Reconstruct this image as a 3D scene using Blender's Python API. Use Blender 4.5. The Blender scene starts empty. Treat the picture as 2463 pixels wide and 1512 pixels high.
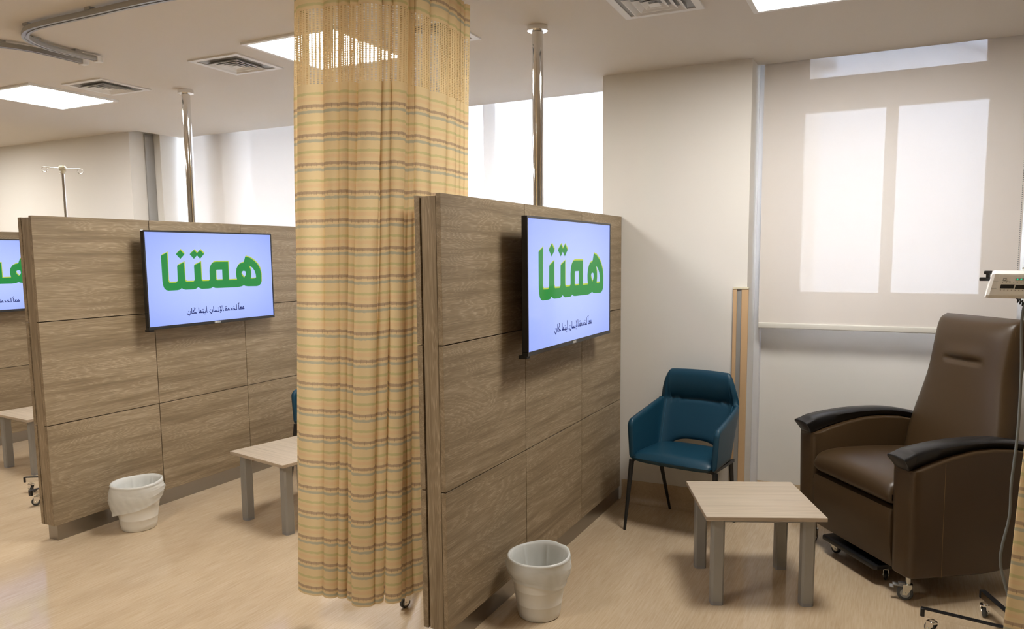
import bpy, bmesh, math, random
from mathutils import Vector, Matrix
random.seed(7)
S = bpy.context.scene
COL = S.collection
PI = math.pi
H = 2.84
HT = 3.06

# ------------------------------------------------------------------ materials
def new_mat(name):
    m = bpy.data.materials.new(name); m.use_nodes = True
    nt = m.node_tree; b = nt.nodes['Principled BSDF']
    return m, nt, b
def N(nt, typ, **kw):
    n = nt.nodes.new(typ)
    for k, v in kw.items():
        if k in n.inputs.keys(): n.inputs[k].default_value = v
        else: setattr(n, k, v)
    return n
def simple(name, col, rough=.5, metal=0., bump=0., bscale=200., spec=None, coat=0., var=0.):
    m, nt, b = new_mat(name)
    b.inputs['Base Color'].default_value = (*col, 1); b.inputs['Roughness'].default_value = rough
    b.inputs['Metallic'].default_value = metal
    if spec is not None: b.inputs['Specular IOR Level'].default_value = spec
    if coat: b.inputs['Coat Weight'].default_value = coat; b.inputs['Coat Roughness'].default_value = .1
    tc = N(nt, 'ShaderNodeTexCoord'); no = N(nt, 'ShaderNodeTexNoise', Scale=bscale, Detail=3.)
    nt.links.new(tc.outputs['Object'], no.inputs['Vector'])
    if bump:
        bp = N(nt, 'ShaderNodeBump', Strength=bump, Distance=.002)
        nt.links.new(no.outputs['Fac'], bp.inputs['Height']); nt.links.new(bp.outputs[0], b.inputs['Normal'])
    if var:
        n2 = N(nt, 'ShaderNodeTexNoise', Scale=2.2, Detail=4.); nt.links.new(tc.outputs['Object'], n2.inputs['Vector'])
        mx = N(nt, 'ShaderNodeMix', data_type='RGBA')
        mx.inputs['A'].default_value = (*[c*(1-var) for c in col], 1); mx.inputs['B'].default_value = (*[min(1, c*(1+var)) for c in col], 1)
        nt.links.new(n2.outputs['Fac'], mx.inputs['Factor']); nt.links.new(mx.outputs['Result'], b.inputs['Base Color'])
    return m
def ramp(nt, stops):
    r = nt.nodes.new('ShaderNodeValToRGB'); e = r.color_ramp.elements
    while len(e) < len(stops): e.new(.5)
    for el, (p, c) in zip(e, stops): el.position = p; el.color = (*c, 1)
    return r
def wood(name, axis, cols, sc=(1., 9.), rough=.5, ring=26., ringamt=.35, fine=(5., 240.), bump=.15):
    """oak laminate, grain running along the given axis of the board"""
    m, nt, b = new_mat(name); L = nt.links.new
    tc = N(nt, 'ShaderNodeTexCoord'); oi = N(nt, 'ShaderNodeObjectInfo')
    off = N(nt, 'ShaderNodeVectorMath', operation='SCALE'); off.inputs[0].default_value = (13.1, 7.7, 5.3); L(oi.outputs['Random'], off.inputs['Scale'])
    ad = N(nt, 'ShaderNodeVectorMath', operation='ADD'); L(tc.outputs['Object'], ad.inputs[0]); L(off.outputs[0], ad.inputs[1])
    def mapped(along, across):
        mp = N(nt, 'ShaderNodeMapping'); s = [across]*3; s[axis] = along; mp.inputs['Scale'].default_value = s
        L(ad.outputs[0], mp.inputs['Vector']); return mp
    big = N(nt, 'ShaderNodeTexNoise', Scale=1., Detail=2., Roughness=.5, Distortion=.6); L(mapped(*sc).outputs[0], big.inputs['Vector'])
    mid = N(nt, 'ShaderNodeTexNoise', Scale=1., Detail=6., Roughness=.65); L(mapped(sc[0]*1.3, sc[1]*4.4).outputs[0], mid.inputs['Vector'])
    fin = N(nt, 'ShaderNodeTexNoise', Scale=1., Detail=3., Roughness=.6); L(mapped(*fine).outputs[0], fin.inputs['Vector'])
    mu = N(nt, 'ShaderNodeMath', operation='MULTIPLY'); mu.inputs[1].default_value = ring; L(big.outputs['Fac'], mu.inputs[0])
    a2 = N(nt, 'ShaderNodeMath', operation='MULTIPLY_ADD'); a2.inputs[1].default_value = 2.2; L(fin.outputs['Fac'], a2.inputs[0]); L(mu.outputs[0], a2.inputs[2])
    fr = N(nt, 'ShaderNodeMath', operation='PINGPONG'); fr.inputs[1].default_value = .5; L(a2.outputs[0], fr.inputs[0])
    rr = N(nt, 'ShaderNodeMapRange'); rr.inputs['From Min'].default_value = .0; rr.inputs['From Max'].default_value = .22; rr.inputs['To Min'].default_value = 1.; rr.inputs['To Max'].default_value = 0.
    L(fr.outputs[0], rr.inputs['Value'])
    cr = ramp(nt, [(.27, cols[0]), (.5, cols[1]), (.72, cols[2])]); L(mid.outputs['Fac'], cr.inputs[0])
    mx = N(nt, 'ShaderNodeMix', data_type='RGBA', blend_type='MIX'); mx.inputs['B'].default_value = (*cols[3], 1)
    k = N(nt, 'ShaderNodeMath', operation='MULTIPLY'); k.inputs[1].default_value = ringamt; L(rr.outputs[0], k.inputs[0])
    bm = N(nt, 'ShaderNodeMapRange'); bm.inputs['From Min'].default_value = .40; bm.inputs['From Max'].default_value = .58; L(mid.outputs['Fac'], bm.inputs['Value'])
    k2 = N(nt, 'ShaderNodeMath', operation='MULTIPLY'); L(k.outputs[0], k2.inputs[0]); L(bm.outputs[0], k2.inputs[1])
    L(k2.outputs[0], mx.inputs['Factor']); L(cr.outputs[0], mx.inputs['A'])
    m2 = N(nt, 'ShaderNodeMix', data_type='RGBA', blend_type='MULTIPLY'); m2.inputs['Factor'].default_value = .5
    fr2 = ramp(nt, [(.35, (.62, .6, .57)), (.6, (1, 1, 1))]); L(fin.outputs['Fac'], fr2.inputs[0])
    L(mx.outputs['Result'], m2.inputs['A']); L(fr2.outputs[0], m2.inputs['B']); L(m2.outputs['Result'], b.inputs['Base Color'])
    b.inputs['Roughness'].default_value = rough; b.inputs['Specular IOR Level'].default_value = .35
    bp = N(nt, 'ShaderNodeBump', Strength=bump, Distance=.001); L(fin.outputs['Fac'], bp.inputs['Height']); L(bp.outputs[0], b.inputs['Normal'])
    return m
OAK = [(.215, .158, .094), (.315, .238, .147), (.375, .287, .185), (.53, .42, .29)]
M = {}
M['oak'] = wood('oak_laminate', 1, OAK, sc=(.9, 5.), ring=34., ringamt=.8, fine=(5., 300.))
M['oak_v'] = wood('oak_laminate_upright', 2, OAK, sc=(.9, 7.), ring=30., ringamt=.8, fine=(5., 300.))
TB = [(.47, .38, .28), (.56, .465, .355), (.62, .53, .42), (.5, .4, .3)]
M['table'] = wood('pale_wood_laminate', 0, TB, sc=(.7, 14.), ring=8., ringamt=.2, fine=(3., 200.), rough=.4, bump=.05)
M['beech'] = simple('beech_wood', (.6, .4, .22), .45, var=.08)
M['wall'] = simple('cream_wall_paint', (.745, .715, .665), .75, bump=.05, bscale=300, var=.015)
M['ceil'] = simple('matt_ceiling_paint', (.70, .65, .585), .9, var=.01)
M['white_trim'] = simple('white_lacquer', (.8, .79, .77), .45)
M['black_core'] = simple('dark_joint', (.012, .01, .009), .8)
M['steel'] = simple('brushed_steel', (.36, .34, .31), .3, 1., bump=.1, bscale=60)
M['chrome'] = simple('polished_chrome', (.8, .79, .77), .06, 1.)
M['zinc'] = simple('zinc_plated_steel', (.62, .62, .58), .25, 1.)
M['alu'] = simple('anodised_aluminium', (.42, .42, .41), .38, .85)
M['alu_lit'] = simple('aluminium_leak_lit', (.74, .74, .76), .5, .4)  # aluminium lightened in colour to imitate daylight leaking past the blind edge
M['greymetal'] = simple('grey_powder_coat', (.34, .335, .315), .42, .25, bump=.05, bscale=500)
M['plastic_w'] = simple('white_plastic', (.86, .835, .76), .35, bump=.02, bscale=150)
M['plastic_grey'] = simple('grey_plastic', (.3, .3, .3), .4)
M['rubber'] = simple('grey_rubber', (.07, .072, .072), .55)
M['rubber_hub'] = simple('light_grey_hub', (.36, .36, .34), .45)
M['black'] = simple('black_plastic', (.012, .012, .013), .35)
M['black_soft'] = simple('black_urethane', (.008, .008, .009), .38, bump=.08, bscale=600)
M['black_gloss'] = simple('black_gloss', (.014, .014, .015), .12)
M['black_metal'] = simple('black_painted_steel', (.012, .012, .012), .4)
M['cream_plastic'] = simple('cream_plastic', (.62, .57, .42), .4)
M['cable'] = simple('grey_cable', (.17, .18, .18), .45)
M['frame_w'] = simple('window_frame_paint', (.62, .585, .54), .5)
M['reveal'] = simple('window_reveal_paint', (.8, .78, .75), .7)
M['leather_b'] = simple('brown_vinyl', (.058, .033, .013), .4, bump=.12, bscale=420, spec=.5)
M['leather_bl'] = simple('blue_vinyl', (.008, .053, .092), .42, bump=.12, bscale=420, spec=.4)
M['thread_b'] = simple('tan_thread', (.2, .12, .05), .7)
M['thread_bl'] = simple('blue_thread', (.02, .12, .2), .7)
M['hem'] = simple('cream_hem_bar', (.74, .72, .66), .4)
M['outside'] = simple('neighbour_render', (.8, .82, .86), .9, var=.05)
M['outside2'] = simple('neighbour_render_warm', (.66, .63, .6), .9, var=.05)

def m_floor():
    m, nt, b = new_mat('beige_streaked_vinyl'); L = nt.links.new
    tc = N(nt, 'ShaderNodeTexCoord')
    def st(al, ac, det, rough=.6):
        mp = N(nt, 'ShaderNodeMapping'); mp.inputs['Scale'].default_value = (ac, al, ac); L(tc.outputs['Object'], mp.inputs['Vector'])
        n = N(nt, 'ShaderNodeTexNoise', Scale=1., Detail=det, Roughness=rough); L(mp.outputs[0], n.inputs['Vector']); return n
    a = st(7., 130., 3.); c = st(1.3, 5., 3.)
    r1 = ramp(nt, [(.3, (.56, .425, .275)), (.5, (.61, .475, .32)), (.7, (.66, .525, .37))]); L(a.outputs['Fac'], r1.inputs[0])
    r2 = ramp(nt, [(.35, (.9, .88, .86)), (.65, (1, 1, 1))]); L(c.outputs['Fac'], r2.inputs[0])
    mx = N(nt, 'ShaderNodeMix', data_type='RGBA', blend_type='MULTIPLY'); mx.inputs['Factor'].default_value = 1.
    L(r1.outputs[0], mx.inputs['A']); L(r2.outputs[0], mx.inputs['B']); L(mx.outputs['Result'], b.inputs['Base Color'])
    g = N(nt, 'ShaderNodeTexNoise', Scale=6., Detail=3.); L(tc.outputs['Object'], g.inputs['Vector'])
    rr = N(nt, 'ShaderNodeMapRange'); rr.inputs['To Min'].default_value = .08; rr.inputs['To Max'].default_value = .14; L(g.outputs['Fac'], rr.inputs['Value']); L(rr.outputs[0], b.inputs['Roughness'])
    b.inputs['Specular IOR Level'].default_value = .55
    bp = N(nt, 'ShaderNodeBump', Strength=.06, Distance=.01); w = N(nt, 'ShaderNodeTexNoise', Scale=3., Detail=1.); L(tc.outputs['Object'], w.inputs['Vector']); L(w.outputs['Fac'], bp.inputs['Height']); L(bp.outputs[0], b.inputs['Normal'])
    return m
M['floor'] = m_floor()

def m_blind(name, col, openness, weave=900.):
    m, nt, b = new_mat(name); L = nt.links.new; out = nt.nodes['Material Output']
    b.inputs['Base Color'].default_value = (*col, 1); b.inputs['Roughness'].default_value = .8; b.inputs['Specular IOR Level'].default_value = .1
    tr = N(nt, 'ShaderNodeBsdfTranslucent'); tr.inputs['Color'].default_value = (*[min(1, c*1.0) for c in col], 1)
    ts = N(nt, 'ShaderNodeBsdfTransparent'); ts.inputs['Color'].default_value = (.97, .98, 1, 1)
    mx = N(nt, 'ShaderNodeMixShader'); mx.inputs[0].default_value = .02 if openness < .03 else .045; L(b.outputs[0], mx.inputs[1]); L(tr.outputs[0], mx.inputs[2])
    m2 = N(nt, 'ShaderNodeMixShader'); L(mx.outputs[0], m2.inputs[1]); L(ts.outputs[0], m2.inputs[2])
    tc = N(nt, 'ShaderNodeTexCoord'); no = N(nt, 'ShaderNodeTexNoise', Scale=weave/6, Detail=2.); L(tc.outputs['Object'], no.inputs['Vector'])
    mr = N(nt, 'ShaderNodeMapRange'); mr.inputs['To Min'].default_value = openness*.85; mr.inputs['To Max'].default_value = openness*1.15; L(no.outputs['Fac'], mr.inputs['Value']); L(mr.outputs[0], m2.inputs[0])
    L(m2.outputs[0], out.inputs[0]); return m
M['blind'] = m_blind('sunscreen_blind_fabric', (.80, .75, .70), .026)
M['blind2'] = m_blind('sunscreen_blind_fabric_far', (.83, .80, .77), .04)

def m_glass():
    m, nt, b = new_mat('window_glass'); L = nt.links.new; out = nt.nodes['Material Output']
    ts = N(nt, 'ShaderNodeBsdfTransparent'); ts.inputs['Color'].default_value = (.95, .97, 1, 1)
    gl = N(nt, 'ShaderNodeBsdfGlossy', Roughness=.02)
    fr = N(nt, 'ShaderNodeFresnel'); mx = N(nt, 'ShaderNodeMixShader'); L(fr.outputs[0], mx.inputs[0]); L(ts.outputs[0], mx.inputs[1]); L(gl.outputs[0], mx.inputs[2]); L(mx.outputs[0], out.inputs[0]); return m
M['glass'] = m_glass()

def m_emit(name, col, st, gloss=None, vary=False):
    m, nt, b = new_mat(name)
    b.inputs['Base Color'].default_value = (0.01, .01, .01, 1) if gloss is not None else (*col, 1)
    b.inputs['Emission Color'].default_value = (*col, 1); b.inputs['Emission Strength'].default_value = st
    b.inputs['Roughness'].default_value = gloss if gloss is not None else .5
    if gloss is not None: b.inputs['Specular IOR Level'].default_value = .3
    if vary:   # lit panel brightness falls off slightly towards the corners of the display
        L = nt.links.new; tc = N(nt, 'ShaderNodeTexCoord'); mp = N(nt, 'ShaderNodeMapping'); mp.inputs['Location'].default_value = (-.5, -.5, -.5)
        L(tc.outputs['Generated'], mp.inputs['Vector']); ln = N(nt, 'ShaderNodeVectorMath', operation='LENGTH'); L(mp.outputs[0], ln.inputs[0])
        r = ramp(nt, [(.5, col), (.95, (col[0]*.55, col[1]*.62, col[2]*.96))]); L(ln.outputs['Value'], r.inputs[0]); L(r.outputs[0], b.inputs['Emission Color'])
    return m
M['lamp'] = m_emit('ceiling_panel_light', (1., .975, .93), 22.)
M['screen'] = m_emit('display_backlight', (.46, .56, 1.), .60, .08, True)
M['logo_green'] = m_emit('display_green', (.0, .30, .045), .45, .08)
M['logo_yellow'] = m_emit('display_yellow', (.58, .72, .05), .45, .08)
M['text_dark'] = m_emit('display_navy', (.012, .02, .09), 1., .08)
M['led_green'] = m_emit('green_indicator', (.0, .6, .3), .5)

# curtain cloth: woven stripes repeat every .1155 m of height
def m_curtain(name, holes):
    m, nt, b = new_mat(name); L = nt.links.new; out = nt.nodes['Material Output']
    uv = N(nt, 'ShaderNodeUVMap', uv_map='UVMap'); sp = N(nt, 'ShaderNodeSeparateXYZ'); L(uv.outputs[0], sp.inputs[0])
    base = (.80, .635, .365)
    def math_(op, a, c, clamp=False):
        n = N(nt, 'ShaderNodeMath', operation=op); n.use_clamp = clamp
        for i, x in enumerate((a, c)):
            if x is None: continue
            if isinstance(x, (int, float)): n.inputs[i].default_value = x
            else: L(x, n.inputs[i])
        return n.outputs[0]
    col = N(nt, 'ShaderNodeRGB'); col.outputs[0].default_value = (*base, 1); cur = col.outputs[0]
    wob = N(nt, 'ShaderNodeTexNoise', Scale=60., Detail=1.); L(uv.outputs[0], wob.inputs['Vector'])
    w = math_('MULTIPLY', math_('SUBTRACT', wob.outputs['Fac'], .5), .05)
    cell = math_('MULTIPLY', sp.outputs[0], 1/.024)
    cellf = math_('FRACT', cell, None)
    par = math_('MULTIPLY', math_('FLOOR', math_('FRACT', math_('MULTIPLY', cell, .5), None), None), 0.)
    ph = math_('ADD', math_('FRACT', math_('MULTIPLY', math_('SUBTRACT', sp.outputs[1], .209), 1/.1155), None), w)
    def band(c, hw):     # 1 inside the stripe
        d = math_('ABSOLUTE', math_('SUBTRACT', ph, c), None)
        d2 = math_('MINIMUM', d, math_('SUBTRACT', 1., d))
        mr = N(nt, 'ShaderNodeMapRange'); mr.inputs['From Min'].default_value = hw-.012; mr.inputs['From Max'].default_value = hw+.012; mr.inputs['To Min'].default_value = 1.; mr.inputs['To Max'].default_value = 0.
        L(d2, mr.inputs['Value']); return mr.outputs[0]
    if not holes:
        for c, hw, cc, k in ((0., .04, (.44, .305, .21), .8), (.805, .038, (.46, .46, .35), .8), (.42, .036, (.55, .52, .23), .65), (.235, .045, (.80, .54, .32), .45)):
            mx = N(nt, 'ShaderNodeMix', data_type='RGBA'); mx.inputs['B'].default_value = (*cc, 1)
            L(math_('MULTIPLY', band(c, hw*1.3), k), mx.inputs['Factor']); L(cur, mx.inputs['A']); cur = mx.outputs['Result']
        # short darker floats hanging from the brown and blue stripes at every weave repeat
        tick = math_('LESS_THAN', math_('ABSOLUTE', math_('SUBTRACT', cellf, .5), None), .035)
        tb = math_('MULTIPLY', tick, band(.965, .06))
        mx = N(nt, 'ShaderNodeMix', data_type='RGBA'); mx.inputs['B'].default_value = (.27, .18, .12, 1)
        L(math_('MULTIPLY', tb, .6), mx.inputs['Factor']); L(cur, mx.inputs['A']); cur = mx.outputs['Result']
    L(cur, b.inputs['Base Color']); b.inputs['Roughness'].default_value = .85; b.inputs['Specular IOR Level'].default_value = .1
    tr = N(nt, 'ShaderNodeBsdfTranslucent'); L(cur, tr.inputs['Color'])
    mx = N(nt, 'ShaderNodeMixShader'); mx.inputs[0].default_value = .36; L(b.outputs[0], mx.inputs[1]); L(tr.outputs[0], mx.inputs[2])
    if holes:
        fx = math_('ABSOLUTE', math_('SUBTRACT', math_('FRACT', math_('MULTIPLY', sp.outputs[0], 1/.0165), None), .5), None)
        fy = math_('ABSOLUTE', math_('SUBTRACT', math_('FRACT', math_('MULTIPLY', sp.outputs[1], 1/.0068), None), .5), None)
        h = math_('MULTIPLY', math_('LESS_THAN', fx, .25), math_('LESS_THAN', fy, .25))
        ts = N(nt, 'ShaderNodeBsdfTransparent'); m2 = N(nt, 'ShaderNodeMixShader'); L(h, m2.inputs[0]); L(mx.outputs[0], m2.inputs[1]); L(ts.outputs[0], m2.inputs[2]); L(m2.outputs[0], out.inputs[0])
    else: L(mx.outputs[0], out.inputs[0])
    return m
M['curtain'] = m_curtain('striped_curtain_cloth', False)
M['curtain_mesh'] = m_curtain('open_curtain_mesh', True)
def m_bag():
    m, nt, b = new_mat('thin_white_bin_liner'); L = nt.links.new; out = nt.nodes['Material Output']
    b.inputs['Base Color'].default_value = (.93, .94, .92, 1); b.inputs['Roughness'].default_value = .22
    tr = N(nt, 'ShaderNodeBsdfTranslucent'); tr.inputs['Color'].default_value = (.95, .96, .92, 1)
    mx = N(nt, 'ShaderNodeMixShader'); mx.inputs[0].default_value = .3; L(b.outputs[0], mx.inputs[1]); L(tr.outputs[0], mx.inputs[2])
    ts = N(nt, 'ShaderNodeBsdfTransparent'); m2 = N(nt, 'ShaderNodeMixShader'); m2.inputs[0].default_value = .08; L(mx.outputs[0], m2.inputs[1]); L(ts.outputs[0], m2.inputs[2]); L(m2.outputs[0], out.inputs[0])
    return m
M['bag'] = m_bag()

# ------------------------------------------------------------------ object helpers
def tag(o, label=None, cat=None, group=None, kind=None):
    if label: o['label'] = label
    if cat: o['category'] = cat
    if group: o['group'] = group
    if kind: o['kind'] = kind
    return o
def thing(name, label, cat, loc=(0, 0, 0), rz=0., group=None):
    o = bpy.data.objects.new(name, None); COL.objects.link(o); o.empty_display_size = .1
    o.location = loc; o.rotation_euler = (0, 0, rz); return tag(o, label, cat, group)
def finish(name, bm, mat, parent=None, smooth=None, loc=None):
    me = bpy.data.meshes.new(name); bmesh.ops.recalc_face_normals(bm, faces=bm.faces) if smooth != 'keep' else None
    bm.to_mesh(me); bm.free()
    if smooth:
        for p in me.polygons: p.use_smooth = True
    if isinstance(smooth, (int, float)) and not isinstance(smooth, bool): me.set_sharp_from_angle(angle=math.radians(smooth))
    me.materials.append(M[mat] if isinstance(mat, str) else mat)
    o = bpy.data.objects.new(name, me); COL.objects.link(o)
    if parent: o.parent = parent
    if loc: o.location = loc
    return o
def struct(name, bm, mat, parent=None, smooth=None):
    o = finish(name, bm, mat, parent, smooth)
    if not parent: o['kind'] = 'structure'
    return o
def box(bm, x0, x1, y0, y1, z0, z1, bev=0., seg=2, mtx=None):
    vs = [bm.verts.new((x, y, z)) for x in (x0, x1) for y in (y0, y1) for z in (z0, z1)]
    fs = [bm.faces.new([vs[i] for i in f]) for f in ((0, 1, 3, 2), (4, 6, 7, 5), (0, 4, 5, 1), (2, 3, 7, 6), (0, 2, 6, 4), (1, 5, 7, 3))]
    if bev:
        r = bmesh.ops.bevel(bm, geom=list({e for f in fs for e in f.edges}), offset=bev, segments=seg, profile=.5, affect='EDGES')
        vs = list({v for f in r['faces'] for v in f.verts} | {v for v in vs if v.is_valid})
    if mtx: bmesh.ops.transform(bm, matrix=mtx, verts=[v for v in vs if v.is_valid])
    return vs
def B(x0, x1, y0, y1, z0, z1, bev=0., seg=2):
    bm = bmesh.new(); box(bm, x0, x1, y0, y1, z0, z1, bev, seg); return bm
def lathe(bm, prof, n=32, c=(0, 0, 0), cap=True, mtx=None):
    rings = []
    for r, z in prof:
        rings.append([bm.verts.new((c[0]+r*math.cos(2*PI*i/n), c[1]+r*math.sin(2*PI*i/n), c[2]+z)) for i in range(n)])
    for a, b2 in zip(rings, rings[1:]):
        for i in range(n): bm.faces.new((a[i], a[(i+1) % n], b2[(i+1) % n], b2[i]))
    if cap: bm.faces.new(rings[0][::-1]); bm.faces.new(rings[-1])
    if mtx: bmesh.ops.transform(bm, matrix=mtx, verts=[v for r in rings for v in r])
    return rings
def tube(bm, pts, rad, n=10, cap=True, closed=False):
    pts = [Vector(p) for p in pts]; rings = []
    rads = rad if isinstance(rad, (list, tuple)) else [rad]*len(pts)
    up = Vector((0, 0, 1)); t0 = (pts[1]-pts[0]).normalized()
    nrm = t0.cross(up) if abs(t0.z) < .95 else t0.cross(Vector((1, 0, 0))); nrm.normalize()
    for i, p in enumerate(pts):
        if closed: t = (pts[(i+1) % len(pts)]-pts[i-1]).normalized()
        else: t = ((pts[min(i+1, len(pts)-1)]-pts[max(i-1, 0)])).normalized()
        nrm = (nrm-t*nrm.dot(t)).normalized(); bn = t.cross(nrm)
        rings.append([bm.verts.new(p+(nrm*math.cos(2*PI*k/n)+bn*math.sin(2*PI*k/n))*rads[i]) for k in range(n)])
    pr = list(zip(rings, rings[1:]))+([(rings[-1], rings[0])] if closed else [])
    for a, b2 in pr:
        for k in range(n): bm.faces.new((a[k], a[(k+1) % n], b2[(k+1) % n], b2[k]))
    if cap and not closed: bm.faces.new(rings[0][::-1]); bm.faces.new(rings[-1])
def prism(bm, pts, axis, a, b2, bev=0., seg=2):
    """extrude a 2D outline: axis 0 -> pts are (y,z), 1 -> (x,z), 2 -> (x,y)"""
    def v3(p, t): return ((t, p[0], p[1]), (p[0], t, p[1]), (p[0], p[1], t))[axis]
    A = [bm.verts.new(v3(p, a)) for p in pts]; Bv = [bm.verts.new(v3(p, b2)) for p in pts]; n = len(pts)
    fs = [bm.faces.new(A), bm.faces.new(Bv[::-1])]
    caps = list(fs)
    for i in range(n): fs.append(bm.faces.new((A[i], Bv[i], Bv[(i+1) % n], A[(i+1) % n])))
    if bev:
        bmesh.ops.bevel(bm, geom=list({e for f in caps for e in f.edges}), offset=bev, segments=seg, profile=.5, affect='EDGES')
def catmull(P, per=6):
    P = [Vector(p) for p in P]; out = []
    for i in range(len(P)-1):
        p0, p1, p2, p3 = P[max(i-1, 0)], P[i], P[i+1], P[min(i+2, len(P)-1)]
        for k in range(per):
            t = k/per
            out.append(.5*((2*p1)+(-p0+p2)*t+(2*p0-5*p1+4*p2-p3)*t*t+(-p0+3*p1-3*p2+p3)*t**3))
    out.append(P[-1]); return out
def copy_tree(o, parent=None):
    c = o.copy(); COL.objects.link(c); c.parent = parent
    for ch in list(o.children): copy_tree(ch, c)
    return c
def grid(bm, f, nu, nv, uvf=None, closed_u=False):
    """surface from f(i,j) -> point; returns verts"""
    V = [[bm.verts.new(f(i, j)) for j in range(nv)] for i in range(nu)]
    ul = bm.loops.layers.uv.new('UVMap') if uvf else None
    for i in range(nu-(0 if closed_u else 1)):
        for j in range(nv-1):
            ii = (i+1) % nu; fc = bm.faces.new((V[i][j], V[ii][j], V[ii][j+1], V[i][j+1]))
            if ul:
                for lp, (a, c) in zip(fc.loops, ((i, j), (i+1, j), (i+1, j+1), (i, j+1))): lp[ul].uv = uvf(a, c)
    return V
def mesh_from_curve(name, splines, mat, parent, ext=.0004, mtx=None):
    cu = bpy.data.curves.new(name, 'CURVE'); cu.dimensions = '2D'; cu.fill_mode = 'BOTH'; cu.extrude = ext
    for s in splines:
        sp = cu.splines.new('POLY'); sp.points.add(len(s)-1)
        for p, q in zip(sp.points, s): p.co = (q[0], q[1], 0, 1)
        sp.use_cyclic_u = True
    tmp = bpy.data.objects.new(name, cu); me = bpy.data.meshes.new_from_object(tmp); bpy.data.objects.remove(tmp); bpy.data.curves.remove(cu)
    if mtx: me.transform(mtx)
    me.name = name; me.materials.clear(); me.materials.append(M[mat]); o = bpy.data.objects.new(name, me); COL.objects.link(o); o.parent = parent; return o
LOGO= [[[0.1027,0.7503],[0.1472,0.7837],[0.1454,0.4764],[0.1514,0.4589],[0.1991,0.4575],[0.2116,0.4724],[0.2135,0.6411],[0.2649,0.6775],[0.2666,0.4771],[0.2741,0.4607],[0.3277,0.459],[0.338,0.4745],[0.3388,0.6413],[0.3911,0.6761],[0.3912,0.4763],[0.3998,0.4628],[0.4477,0.4624],[0.4571,0.4758],[0.4567,0.5724],[0.4602,0.6132],[0.4704,0.6456],[0.4891,0.6697],[0.5101,0.6774],[0.6123,0.6767],[0.6122,0.461],[0.6819,0.463],[0.6761,0.5041],[0.6748,0.5466],[0.6814,0.5972],[0.6974,0.6349],[0.7204,0.6555],[0.7449,0.6634],[0.7621,0.7358],[0.8002,0.7224],[0.8379,0.6872],[0.8692,0.643],[0.8903,0.5899],[0.9009,0.5192],[0.8989,0.4224],[0.8926,0.4007],[0.8784,0.3814],[0.858,0.3723],[0.7727,0.3765],[0.7536,0.3813],[0.7379,0.391],[0.7183,0.3803],[0.6831,0.3717],[0.5116,0.3748],[0.4939,0.3778],[0.4779,0.3905],[0.4615,0.3768],[0.4409,0.3742],[0.389,0.3756],[0.3751,0.3832],[0.3626,0.3962],[0.3438,0.3798],[0.3267,0.3747],[0.2658,0.3753],[0.2523,0.3811],[0.2377,0.3949],[0.2224,0.3786],[0.206,0.3743],[0.1422,0.3738],[0.1243,0.3829],[0.1123,0.4048],[0.1046,0.4402],[0.1028,0.4789],[0.1027,0.5869]],[[0.5085,0.5745],[0.515,0.5866],[0.5598,0.5865],[0.5593,0.4641],[0.5143,0.4642],[0.5071,0.4754]],[[0.742,0.5651],[0.7578,0.5585],[0.7613,0.5342],[0.7576,0.5086],[0.7436,0.4818],[0.73,0.5057],[0.7215,0.5317],[0.7277,0.5571]],[[0.7898,0.6296],[0.8212,0.601],[0.8395,0.5656],[0.8496,0.5215],[0.8517,0.4778],[0.842,0.4678],[0.8026,0.4674],[0.8078,0.5148],[0.8067,0.5668],[0.7984,0.6017]],[[0.2413,0.813],[0.2715,0.7633],[0.2394,0.7134],[0.2091,0.7662]],[[0.3454,0.8113],[0.3662,0.7753],[0.3916,0.8129],[0.4209,0.7668],[0.3888,0.714],[0.3651,0.7513],[0.3409,0.7132],[0.31,0.7654]]]
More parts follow.
